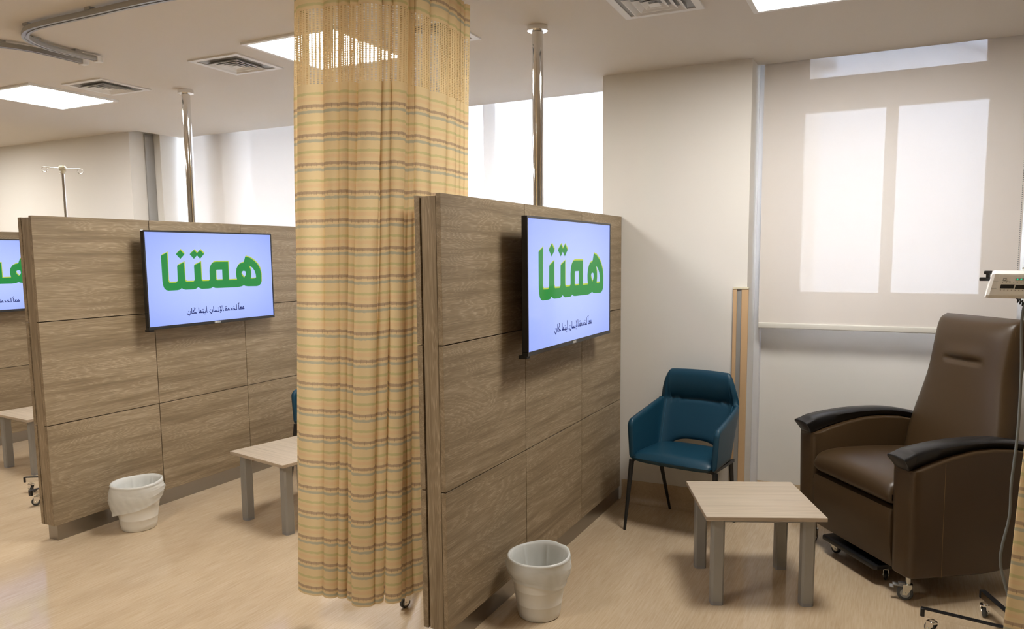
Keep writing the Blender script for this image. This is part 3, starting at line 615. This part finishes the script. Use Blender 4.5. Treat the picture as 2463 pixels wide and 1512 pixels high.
# ------------------------------------------------------------------ waste bins
def wastebin(label, x, y, R0, R1, h, hem, seed, skew=0.):
    t = thing('waste_bin', label, 'waste bin', (x, y, 0)); rnd = random.Random(seed)
    bm = bmesh.new(); prof = [(R0-.006, 0), (R0, .005)]
    for k in range(1, 8):
        z = h*k/8; r = R0+(R1-R0)*(z/h)
        if k in (2, 4): prof += [(r-.0012, z-.0025), (r+.0006, z), (r, z+.0025)]
        else: prof.append((r, z))
    prof += [(R1, h-.006), (R1+.004, h-.003), (R1+.003, h+.002), (R1-.002, h+.002), (R1-.003, h-.004), (R0-.002, .008)]
    rings = lathe(bm, prof, 56, cap=False); bm.faces.new(rings[0][::-1]); bm.faces.new(rings[-1]); finish('bucket', bm, 'plastic_w', t, 50)
    # liner: inside wall, over the rim, skirt outside ending in an uneven hem
    ph = [rnd.uniform(0, 6.28) for _ in range(8)]; n = 180
    def wr(a, z): return .5*math.sin(5*a+ph[0]+z*24)+.5*math.sin(11*a+ph[1]-z*37)+.35*math.sin(19*a+ph[2]+z*60)+.4*math.sin(3*a+ph[3]+z*85)
    def ridge(a, z): return sum(w*(1-abs(math.sin(m*a/2+kz*z+p)))**5 for m, kz, p, w in ((3, 46, ph[0], 1), (-4, 62, ph[1], .9), (5, 25, ph[2], .7), (-2, 90, ph[3], .8), (9, 14, ph[5], .5)))*(.45+.55*math.sin(a*1.0+ph[6]))
    bm = bmesh.new(); rows = []
    inner = [(k/9) for k in range(10)]
    for i in range(n):
        a = 2*PI*i/n; row = []
        for q in inner:
            z = .03+(h-.03)*q; r = R0+(R1-R0)*(z/h)-.007-.004*(1+wr(a, z*.4))*(1-q*.8)-.012*(1-abs(math.sin(3.5*a+ph[4])))**6*(1-q)**.5; row.append((r, z))
        flap = max(0., math.cos(a-hem[2]))**1.5*(.007+.006*abs(math.sin(2.3*a+ph[4])))
        row += [(R1-.001, h+.006+flap), (R1+.005, h+.006+flap*1.2), (R1+.0085, h-.002)]
        z1 = h-hem[0]-hem[1]*(.5+.5*math.cos(a-hem[3]))-.006*math.sin(3*a+ph[5])
        for k in range(1, 31):
            q = k/30; z = h-.004+(z1-h+.004)*q; r = R0+(R1-R0)*(z/h); bulge = .010*math.sin(PI*min(1, q*1.15))*(1+.5*math.sin(2*a+ph[6]))
            loose = skew*max(0., math.cos(a-hem[3]))*q
            row.append((r+.0045+bulge+.0012*(1.4+wr(a, z))*(.35+q)+ridge(a, z)*.0075*min(1, q*4)*(1 if q < .98 else .3)+loose, z))
        rows.append([(c[0]*math.cos(a), c[0]*math.sin(a), c[1]) for c in row])
    grid(bm, lambda i, j: rows[i][j], n, len(rows[0]), closed_u=True); o = finish('liner', bm, 'bag', t, smooth=True); o['label'] = 'thin white bin liner folded over the rim'
    return t
wastebin('white waste bin with a liner, at the foot of the near partition', -1.42, 3.05, .098, .140, .285, (.095, .035, 1.2, .6), 4)
wastebin('white waste bin with a baggy liner, by the middle partition on the left', -4.165, 3.01, .100, .142, .29, (.12, .08, 1.0, 3.6), 9, .03)
# ------------------------------------------------------------------ blue armchair
def make_armchair():
    t = thing('armchair', '', 'chair')
    # plan of the shell (half): back centre -> corner -> arm front; local +y is forward
    half = [(0., -.245), (.10, -.242), (.17, -.238), (.215, -.228), (.247, -.203), (.262, -.163), (.269, -.10), (.274, 0.), (.279, .10), (.282, .175), (.283, .212)]
    pts = [(-x, y) for x, y in half[::-1]]+half[1:]; P = catmull([(x, y, 0) for x, y in pts], 9); n = len(P); mid = (n-1)/2
    d = [0.]
    for a, c in zip(P, P[1:]): d.append(d[-1]+(c-a).length)
    tot = d[-1]; nv = 26
    def ztop(x, y):
        ax = abs(x)
        if y < -.16:
            if ax < .185: return .957-.005*(ax/.185)**2
            q = min(1., (ax-.185)/.066); return .952-.187*(1-math.sqrt(max(0., 1-q**2.4)))
        q = (y+.185)/(.397); return .765-.085*max(0, min(1, q))-(.03*max(0, (q-.93)/.07)**2 if q > .93 else 0)
    def zbot(x, y):
        if y < -.17 and abs(x) < .2: return .445+.072*max(0, 1-(abs(x)/.2)**3.2)
        return .445
    def surf(i, j, off=0.):
        p = P[i]; x, y = p.x, p.y; zt, zb = ztop(x, y), zbot(x, y); v = j/(nv-1); z = zb+(zt-zb)*v
        bk = max(0., min(1., (.02-y)/.22)) # weight of back
        lean = 0.
        # back leans from the seat up to the crease, then stands upright as a head roll
        if z < .76: lean = .11*(1-(z-.45)/.31)*bk
        else: lean = .030*bk*math.sin(PI*.5*min(1, (z-.76)/.14))
        wide = 1.+.0*(z)
        if z > .76: wide = 1-.07*(z-.76)/.2
        inn = -.024*(1-v)
        return Vector((x*wide*1.03+max(-1, min(1, x/.2))*inn*.6, y+lean, z))
    th = .034
    bm = bmesh.new()
    def nrm(i, j):
        a = P[min(i+1, n-1)]-P[max(i-1, 0)]; q = Vector((-a.y, a.x, 0)); z = surf(i, j).z
        q.normalize(); back = max(0., q.y); q.z = .28*back*(1 if z < .76 else -.15); return q.normalized()
    Vo, Vi = [], []
    for i in range(n):
        ro, ri = [], []
        for j in range(nv):
            s = surf(i, j); m = nrm(i, j)
            if m.dot(Vector((-s.x, -s.y*0+.2, 0))) < 0: m = -m     # towards the sitter
            if s.z > .77 and abs(P[i].x) < .22: tk = th+.010*math.sin(PI*(s.z-.77)/.19)
            else: tk = th
            ej = min(j, nv-1-j); ei = min(i, n-1-i); r = min(1, math.sqrt(min(1, (ej+.0)/1.6)))*min(1, math.sqrt(min(1, (ei+.0)/2.2))); k = .3+.7*r
            if abs(s.z-.762) < .010 and abs(P[i].x) < .205 and P[i].y < -.15: k *= .55     # sewn crease
            c = s+m*th*.5; ro.append(bm.verts.new(c-m*tk*.5*k)); ri.append(bm.verts.new(c+m*tk*.5*k))
        Vo.append(ro); Vi.append(ri)
    for i in range(n-1):
        for j in range(nv-1):
            bm.faces.new((Vi[i][j], Vi[i+1][j], Vi[i+1][j+1], Vi[i][j+1])); bm.faces.new((Vo[i][j], Vo[i][j+1], Vo[i+1][j+1], Vo[i+1][j]))
        bm.faces.new((Vi[i][0], Vo[i][0], Vo[i+1][0], Vi[i+1][0])); bm.faces.new((Vi[i][-1], Vi[i+1][-1], Vo[i+1][-1], Vo[i][-1]))
    for j in range(nv-1):
        bm.faces.new((Vi[0][j], Vi[0][j+1], Vo[0][j+1], Vo[0][j])); bm.faces.new((Vi[-1][j], Vo[-1][j], Vo[-1][j+1], Vi[-1][j+1]))
    finish('backrest', bm, 'leather_bl', t, smooth=True)
    # seams between back and arms
    for s in (-1, 1):
        bm = bmesh.new(); ii = min(range(n), key=lambda k: (P[k]-Vector((s*.238, -.21, 0))).length); pts = []
        for j in range(1, nv-3):
            q = surf(ii, j); m = nrm(ii, j)
            if m.dot(Vector((-q.x, .2, 0))) < 0: m = -m
            if q.z < .752: pts.append(q+m*(th+.0004))
        tube(bm, pts, .0011, 5); finish('seam', bm, 'thread_bl', t, smooth=True)
    # seat cushion
    bm = bmesh.new(); ns, mv = 30, 26
    def edgex(y): return .243+.012*(y+.17)/.39 if y > -.1 else .243-.06*((-.1-y)/.1)**2
    def cush(sgn):
        def f(i, j):
            u = -1+2*i/(ns-1); v = j/(mv-1); y = -.165+.40*v; x = u*edgex(y); y2 = y+(-.012*u*u if v > .5 else 0)
            e = (1-abs(u)**7)*(1-abs(2*v-1)**9); k = max(0, e)**.35
            if sgn > 0: z = .462+.030*k+.006*(1-u*u)
            else: z = .462-.034*k
            if v > .8: z -= .012*((v-.8)/.2)**2
            return (x, y2, z)
        return f
    A = grid(bm, cush(1), ns, mv); C = grid(bm, cush(-1), ns, mv); bmesh.ops.remove_doubles(bm, verts=bm.verts, dist=.0012); finish('seat', bm, 'leather_bl', t, smooth=True)
    bm = bmesh.new(); tube(bm, [(-.244+.488*k/16, .2335-.012*((k-8)/8)**2, .452) for k in range(17)], .0028, 6); finish('piping', bm, 'leather_bl', [c for c in t.children if c.name.startswith('seat')][0], smooth=True)
    # under frame and four tapered legs
    bm = bmesh.new()
    for s in (-1, 1): box(bm, s*.252-.008, s*.252+.008, -.125, .205, .424, .4425, .002)
    box(bm, -.245, .245, .12, .14, .408, .427); box(bm, -.245, .245, -.125, -.105, .408, .427); finish('seat_frame', bm, 'black_metal', t)
    for sx in (-1, 1):
        bm = bmesh.new(); tube(bm, [(sx*.266, .195, .432), (sx*.283, .250, .0)], [.0165, .0085], 14); finish('leg', bm, 'black_metal', t, 40)
        bm = bmesh.new(); tube(bm, [(sx*.240, -.115, .432), (sx*.217, -.254, .0)], [.0145, .0085], 14); finish('leg', bm, 'black_metal', t, 40)
    return t
ch = make_armchair(); ch['label'] = 'blue vinyl armchair with black tapered legs, against the white column'
ch.location = (-1.078, 4.450, 0); ch.rotation_euler.z = math.radians(170)
c2 = copy_tree(ch); c2['label'] = 'dark blue armchair almost wholly hidden behind the curtain'; c2.location = (-3.685, 4.38, 0); c2.rotation_euler.z = math.radians(178)
ch['group'] = c2['group'] = 'blue armchairs'

# ------------------------------------------------------------------ recliner
R = thing('recliner', 'brown vinyl recliner with curved black armrests on castors, under the window', 'armchair', (.133, 4.492, 0), math.radians(128.35))
xc = -.055; XI, XO = .318, .465
def arm_profile():
    topc = [(.40, .660), (.36, .672), (.30, .690), (.20, .715), (.08, .735), (-.04, .738), (-.16, .728), (-.28, .700), (-.38, .66)]
    return topc
for s in (-1, 1):
    # upholstered side panel: rounded front edge, curved top
    outline = [(.408, .14)]+[(.408, .63)]+arm_profile()+[(-.40, .17), (-.39, .155), (.0, .128)]
    bm = bmesh.new(); x0, x1 = (xc+s*XI, xc+s*XO); prism(bm, outline, 0, min(x0, x1), max(x0, x1))
    # rounding of front uprights
    ed = [e for e in bm.edges if all(abs(v.co.y-.408) < 1e-4 for v in e.verts) and abs(e.verts[0].co.z-e.verts[1].co.z) > .1]
    bmesh.ops.bevel(bm, geom=ed, offset=.045, segments=6, profile=.5, affect='EDGES')
    ed = [e for e in bm.edges if e.calc_face_angle(0) > .8]
    bmesh.ops.bevel(bm, geom=ed, offset=.012, segments=3, profile=.5, affect='EDGES')
    side = finish('side_panel', bm, 'leather_b', R, 50)
    xo = xc+s*(XO+.0005)
    bm = bmesh.new(); tube(bm, [(xo, .232, .135), (xo, .236, .3), (xo, .238, .5), (xo, .24, .69)], .0012, 5); finish('seam', bm, 'thread_b', side)
    # black armrest: slab following the arc, thick drooping nose in front
    tp = [(.455, .722), (.425, .732), (.38, .748), (.27, .766), (.14, .778), (.0, .780), (-.13, .772), (-.26, .748), (-.37, .712)]
    lo = [(.428, .672), (.41, .657), (.385, .662), (.29, .692), (.15, .718), (.0, .736), (-.13, .727), (-.26, .702), (-.37, .664)]
    TT = catmull([(0, a, c) for a, c in tp], 5); LL = catmull([(0, a, c) for a, c in lo], 5); bm = bmesh.new(); rows = []
    cx = xc+s*(XI+XO)/2
    for k, (a, c) in enumerate(zip(TT, LL)):
        q = k/(len(TT)-1); hw = .064-.014*q; hb = hw-.014
        hh = a.z-c.z
        rows.append([bm.verts.new((cx+dx, y, z)) for dx, y, z in ((-hw+.010, a.y, a.z), (-hw, a.y-.002, a.z-.010), (-hb, c.y, c.z+.008), (-hb+.012, c.y, c.z), (hb-.012, c.y, c.z), (hb, c.y, c.z+.008), (hw, a.y-.002, a.z-.010), (hw-.010, a.y, a.z), (0, a.y, a.z+.003))])
    for a, c in zip(rows, rows[1:]):
        for k in range(9): bm.faces.new((a[k], a[(k+1) % 9], c[(k+1) % 9], c[k]))
    bm.faces.new(rows[0]); bm.faces.new(rows[-1][::-1])
    bmesh.ops.recalc_face_normals(bm, faces=bm.faces); bmesh.ops.bevel(bm, geom=[e for e in bm.edges if len(e.link_faces) == 2 and e.calc_face_angle(0) > .6 and min(v.co.y for v in e.verts) > .39], offset=.006, segments=3, profile=.5, affect='EDGES'); finish('armrest', bm, 'black_soft', R, 60)
def pillow(x0, x1, y0, y1, z0, z1, nx, ny, fz, fb, tf=None):
    bm = bmesh.new()
    def mk(top):
        def f(i, j):
            u = -1+2*i/(nx-1); v = -1+2*j/(ny-1); k = max(0, (1-abs(u)**10)*(1-abs(v)**10))**.33
            p = Vector((x0+(x1-x0)*(u+1)/2, y0+(y1-y0)*(v+1)/2, (fz(u, v, k) if top else fb(u, v, k)))); return tf(p) if tf else p
        return f
    grid(bm, mk(True), nx, ny); grid(bm, mk(False), nx, ny); bmesh.ops.remove_doubles(bm, verts=bm.verts, dist=.001); return bm
a, c = xc-XI+.002, xc+XI-.002
prof = catmull([(0, -.25, .46), (0, -.25, .535), (0, -.16, .565), (0, .0, .576), (0, .2, .582), (0, .33, .574), (0, .392, .552), (0, .416, .515), (0, .414, .478), (0, .395, .458)], 5); bm = bmesh.new()
us = [-1, -.992, -.972, -.94, -.89, -.8, -.6, -.3, 0, .3, .6, .8, .89, .94, .972, .992, 1]; cz = .505; rows = []
for u in us:
    e = max(0, (abs(u)-.89)/.11); k = math.sqrt(max(0, 1-e*e))*.03-.03
    rows.append([bm.verts.new(((a+c)/2+u*(c-a)/2, p.y+(k*.6 if p.y > .3 else 0), p.z+(k if p.z > cz else -k*.25)+.012*(1-u*u)*(1 if p.z > cz else 0))) for p in prof])
for r1, r2_ in zip(rows, rows[1:]):
    for k in range(len(prof)): bm.faces.new((r1[k], r1[(k+1) % len(prof)], r2_[(k+1) % len(prof)], r2_[k]))
bm.faces.new(rows[0]); bm.faces.new(rows[-1][::-1])
finish('seat_cushion', bm, 'leather_b', R, 60)
# leg rest / front panel, tucked under the seat, tapering to the bottom
bm = bmesh.new(); prism(bm, [(.402, .435), (.412, .40), (.405, .30), (.392, .19), (.382, .142), (.36, .132), (.33, .14), (.33, .435)], 0, a, c, .012, 3); fp = finish('front_panel', bm, 'leather_b', R, 50)
# backrest cushion
def backT(p):   # p.x across, p.y up the back (0..1), p.z thickness direction
    v = p.y; yy = -.175-.115*v-.045*math.sin(PI*v*.5)+.0; zz = .46+.885*v-.02*v*v
    sm = max(0., min(1., (v-.22)/.5)); half = .328-.060*sm*sm*(3-2*sm)
    x = xc+(p.x)*half
    return Vector((x, yy+p.z, zz-p.z*.12))
def bf(u, v, k):
    w = (v+1)/2; z = -.045+.085*k**.8+.025*(1-u*u)*k
    z -= .020*math.exp(-((w-.737)/(.011 if w < .737 else .024))**2)*max(0, 1-abs((u+.02)/.5)**6)       # stitched fold below the head
    z += .009*math.exp(-((w-.79)/.045)**2)*max(0, 1-abs((u+.02)/.6)**2)**2
    return z
bm = pillow(-1, 1, 0, 1, 0, 0, 44, 90, bf, lambda u, v, k: -.045-.055*k, backT); bk = finish('backrest', bm, 'leather_b', R, smooth=True)
bm = bmesh.new(); pts = [backT(Vector((-.955, v, .012))) for v in [k/20*.9+.05 for k in range(21)]]; tube(bm, pts, .0012, 5); finish('seam', bm, 'thread_b', bk)
bm = bmesh.new(); box(bm, xc-XI+.01, xc+XI-.01, -.30, .30, .17, .43); finish('chassis', bm, 'black_metal', R)
# foot platform with small castors
bm = bmesh.new(); prism(bm, [(-.255, .40), (.165, .40), (.18, .385), (.18, .18), (-.27, .18), (-.27, .385)], 2, .082, .106, .004, 2); fo = finish('foot_platform', bm, 'black_soft', R, 40)
bm = bmesh.new(); box(bm, -.2, .12, .2, .30, .106, .172); finish('platform_bracket', bm, 'black_metal', fo)
castor(fo, .150, .322, .082, .026, .016, .5, 'black'); castor(fo, -.215, .29, .082, .026, .016, -.6, 'black')
castor(R, xc-.375, .352, .128, .036, .022, -2.2, 'rubber', 'zinc', True); castor(R, xc+.375, .352, .128, .036, .022, -1., 'rubber', 'zinc', True)
castor(R, xc-.375, -.30, .14, .036, .022, 2.4); castor(R, xc+.375, -.30, .14, .036, .022, 2.4)

# ------------------------------------------------------------------ drip stands
def make_stand(top, hooks_z=True):
    t = thing('drip_stand', '', 'drip stand')
    bm = bmesh.new(); tube(bm, [(0, 0, .09), (0, 0, top*.55)], .0125, 16); finish('lower_pole', bm, 'chrome', t, 40)
    bm = bmesh.new(); tube(bm, [(0, 0, top*.55), (0, 0, top)], .0095, 16); finish('upper_pole', bm, 'chrome', t, 40)
    bm = bmesh.new(); lathe(bm, [(.013, 0), (.02, .004), (.02, .035), (.013, .04)], 16, (0, 0, top*.55-.02)); tube(bm, [(0, -.02, top*.55), (0, -.045, top*.55)], [.006, .011], 10); finish('height_clamp', bm, 'black', t, 40)
    bm = bmesh.new(); lathe(bm, [(.026, 0), (.03, .004), (.03, .055), (.016, .063)], 20, (0, 0, .07)); finish('base_hub', bm, 'black', t, 40)
    for k in range(6):
        a = 2*PI*k/6; Rm = Matrix.Rotation(a, 4, 'Z'); g = bpy.data.objects.new('base_leg', None)
        bm = bmesh.new(); box(bm, .025, .395, -.0125, .0125, .078, .110, .001, 1, Rm); lg = finish('base_leg', bm, 'chrome', t)
        bm = bmesh.new(); box(bm, .025, .395, -.0125, .0125, .1101, .1135, 0, 1, Rm); finish('top_strip', bm, 'black', lg)
        bm = bmesh.new(); box(bm, .395, .412, -.0135, .0135, .075, .114, .004, 2, Rm); finish('leg_end_cap', bm, 'black', lg)
        castor(t, .372*math.cos(a), .372*math.sin(a), .077, .027, .018, a+2.4, 'rubber', 'chrome')
    # hook head: cream hub and four wire arms with curled ends
    bm = bmesh.new(); lathe(bm, [(.009, -.022), (.012, -.02), (.015, 0), (.022, .004), (.024, .008), (.024, .026), (.021, .030), (.006, .031)], 20, (0, 0, top)); finish('hook_hub', bm, 'cream_plastic', t, 40)
    for k in range(4):
        a = PI/2*k; bm = bmesh.new(); pts = [(.022, 0, top+.014), (.06, 0, top+.016), (.108, 0, top+.018)]
        for q in range(1, 14):
            b2 = PI/2-q*.42; pts.append((.108+.017*math.cos(b2), 0.0005*q, top+.001+.017*math.sin(b2)))
        tube(bm, pts, .0027, 8); bmesh.ops.transform(bm, matrix=Matrix.Rotation(a, 4, 'Z'), verts=bm.verts); finish('hook', bm, 'chrome', t, 60)
    return t
st = make_stand(2.29); st.location = (-5.215, 3.36, 0); st.rotation_euler.z = math.radians(-26); st['label'] = 'drip stand whose hooks rise above the middle partition'
s2 = copy_tree(st); s2.location = (-2.165, 3.172, 0); s2.rotation_euler.z = math.radians(-68); s2['label'] = 'drip stand behind the curtain, one black castor peeking out below its hem'; 
for c in list(s2.children):   # shorter, pushed down setting
    if c.name.startswith(('hook', 'upper_pole')): c.location.z = -.35
s3 = copy_tree(st); s3.location = (.585, 3.552, 0); s3.rotation_euler.z = math.radians(170.5-60); s3['label'] = 'chrome drip stand at the lower right edge, legs on castors'
for c in list(s3.children):
    if c.name.startswith(('hook', 'upper_pole')): c.location.z = -.055
st['group'] = s2['group'] = s3['group'] = 'chrome drip stands on castors'

# ------------------------------------------------------------------ infusion pump
Pm = thing('infusion_pump', 'white infusion pump with dark displays clamped to the drip stand at the right edge', 'medical pump', (.345, 3.40, 1.507), math.radians(-4))
w, h = .34, .083; sh = .016
bm = bmesh.new(); sec = [(0, 0), (0, h), (.012, h+.012), (.11, h+.010), (.125, h-.01), (.125, .01), (.10, -.012), (.02, -.012)]
rows = []
for x in (-.010, .0, w, w+.01):
    ins = .004 if x in (-.010, w+.01) else 0
    rows.append([bm.verts.new((x+sh*z/h-(0.012 if z < 0 else 0)*0, y+ins*(1 if y < .06 else -1), z+ins*(.5 if z < h/2 else -.5))) for y, z in sec])
for a, c in zip(rows, rows[1:]):
    for k in range(8): bm.faces.new((a[k], a[(k+1) % 8], c[(k+1) % 8], c[k]))
bm.faces.new(rows[0]); bm.faces.new(rows[-1][::-1]); finish('housing', bm, 'white_trim', Pm)
def flat(name, x0, x1, z0, z1, mat, parent=Pm, d=.0012):
    bm = bmesh.new(); s = sh/h; q = [(x0+s*z0, z0), (x1+s*z0, z0), (x1+s*z1, z1), (x0+s*z1, z1)]; prism(bm, q, 1, -d, -.0001); return finish(name, bm, mat, parent)
fcp = flat('front_fascia', .017, w-.004, .004, h-.004, 'white_trim')
flat('rate_display', .028, .072, .0275, .0425, 'black_gloss', d=.0022); flat('data_display', .076, .134, .0265, .0415, 'black_gloss', d=.0022)
flat('main_display', .150, .25, .006, .066, 'black', d=.0022)
bar = flat('status_bar', .070, .110, .058, .066, 'plastic_grey', d=.0022); flat('status_lamp', .074, .079, .0595, .0645, 'led_green', bar, .0028); flat('status_lamp', .086, .091, .0595, .0645, 'led_green', bar, .0028)
for x, z in ((.030, .056), (.137, .056), (.1385, .030), (.1365, .0165)):
    k = flat('key', x, x+.0115, z, z+.0115, 'plastic_grey', d=.0024); flat('key_symbol', x+.0035, x+.008, z+.0035, z+.008, 'white_trim', k, .003)
for r, z in ((0, .0475), (1, .0195)):
    for k in range(9): flat('arrow_key', .030+k*.0118, .0335+k*.0118, z, z+.003, 'plastic_grey', d=.0018)
flat('side_door_line', .0, .017, .0265, .0275, 'plastic_grey'); flat('side_door_line', .0, .017, .055, .0556, 'plastic_grey')
for txt, x in (('RATE', .043), ('DATA', .098)):
    cu = bpy.data.curves.new('lettering', 'FONT'); cu.body = txt; cu.size = .0062; cu.extrude = .0001; ob = bpy.data.objects.new('lettering', cu); me = bpy.data.meshes.new_from_object(ob); bpy.data.objects.remove(ob)
    me.transform(Matrix.Translation((x+sh*.052/h, -.0016, .052)) @ Matrix.Rotation(PI/2, 4, 'X')); me.materials.clear(); me.materials.append(M['plastic_grey']); o = bpy.data.objects.new('lettering', me); COL.objects.link(o); o.parent = fcp
bm = bmesh.new(); box(bm, -.034, .004, .06, .085, h-.030, h-.016, .003); box(bm, -.020, .010, .06, .085, h-.004, h+.010, .004); box(bm, -.012, .002, .066, .08, h-.02, h+.0, .002); finish('drop_sensor_clip', bm, 'black', Pm, 40)
bm = bmesh.new(); tube(bm, [(.105, .05, h+.018), (.115, .05, h+.020), (.30, .05, h+.020)], .005, 10); finish('carry_handle', bm, 'chrome', Pm, 40)
bm = bmesh.new(); box(bm, .20, .26, .125, .14, .02, .07, .003); finish('pole_clamp', bm, 'black', Pm)
bm = bmesh.new(); pts = []   # coiled lead dropping from the underside
for k in range(240):
    q = k/239; x = .092+.15*q; z = -.016-.055*q-.03*math.sin(PI*q)*.6; a = q*2*PI*19
    pts.append((x+.004*math.sin(a)*.5, .05+.0085*math.cos(a), z+.0085*math.sin(a)))
tube(bm, pts, .0023, 6); finish('coiled_lead', bm, 'black', Pm, smooth=True)

# grey power cord hanging from the pump down to the floor
t = thing('power_cord', 'grey power cord hanging down beside the recliner at the right edge', 'cable', (.47, 3.5, 0))
P = catmull([(.50, 3.47, 1.50), (.477, 3.47, 1.48), (.470, 3.5, 1.405), (.479, 3.5, 1.19), (.480, 3.5, .956), (.470, 3.5, .751), (.470, 3.5, .612), (.452, 3.5, .487), (.449, 3.5, .416), (.468, 3.5, .33), (.53, 3.49, .14), (.60, 3.44, .02), (.72, 3.36, .0065), (.95, 3.25, .0065)], 8)
bm = bmesh.new(); tube(bm, [p-Vector((.47, 3.5, 0)) for p in P], .0055, 10); finish('cord', bm, 'cable', t, smooth=True)
t.children[0].parent = t

# ------------------------------------------------------------------ daylight, exposure, camera
wd = bpy.data.worlds.new('daylight'); S.world = wd; wd.use_nodes = True; nt = wd.node_tree
bg = nt.nodes['Background']; bg.inputs['Color'].default_value = (.82, .89, 1., 1); bg.inputs['Strength'].default_value = 16.
S.view_settings.view_transform = 'Standard'; S.view_settings.look = 'None'; S.view_settings.gamma = 1; S.view_settings.exposure = .85; S.view_settings.use_curve_mapping = False

cam = bpy.data.cameras.new('camera'); co = bpy.data.objects.new('camera', cam); COL.objects.link(co)
yaw, pitch, roll, f = -.4592, -.1076, -.0082, 1799.9; cxp, cyp = 1251.16, 808.15
fw = Vector((math.sin(yaw)*math.cos(pitch), math.cos(yaw)*math.cos(pitch), math.sin(pitch))); rt = Vector((math.cos(yaw), -math.sin(yaw), 0)); up = rt.cross(fw)
r2 = rt*math.cos(roll)+up*math.sin(roll); u2 = -rt*math.sin(roll)+up*math.cos(roll)
mt = Matrix((r2, u2, -fw)).transposed().to_4x4(); mt.translation = (0, 0, 1.6755); co.matrix_world = mt
cam.sensor_fit = 'HORIZONTAL'; cam.sensor_width = 36.; cam.lens = f/2463*36
cam.shift_x = (1231.5-cxp)/2463; cam.shift_y = (cyp-756)/2463; cam.clip_start = .05
S.camera = co
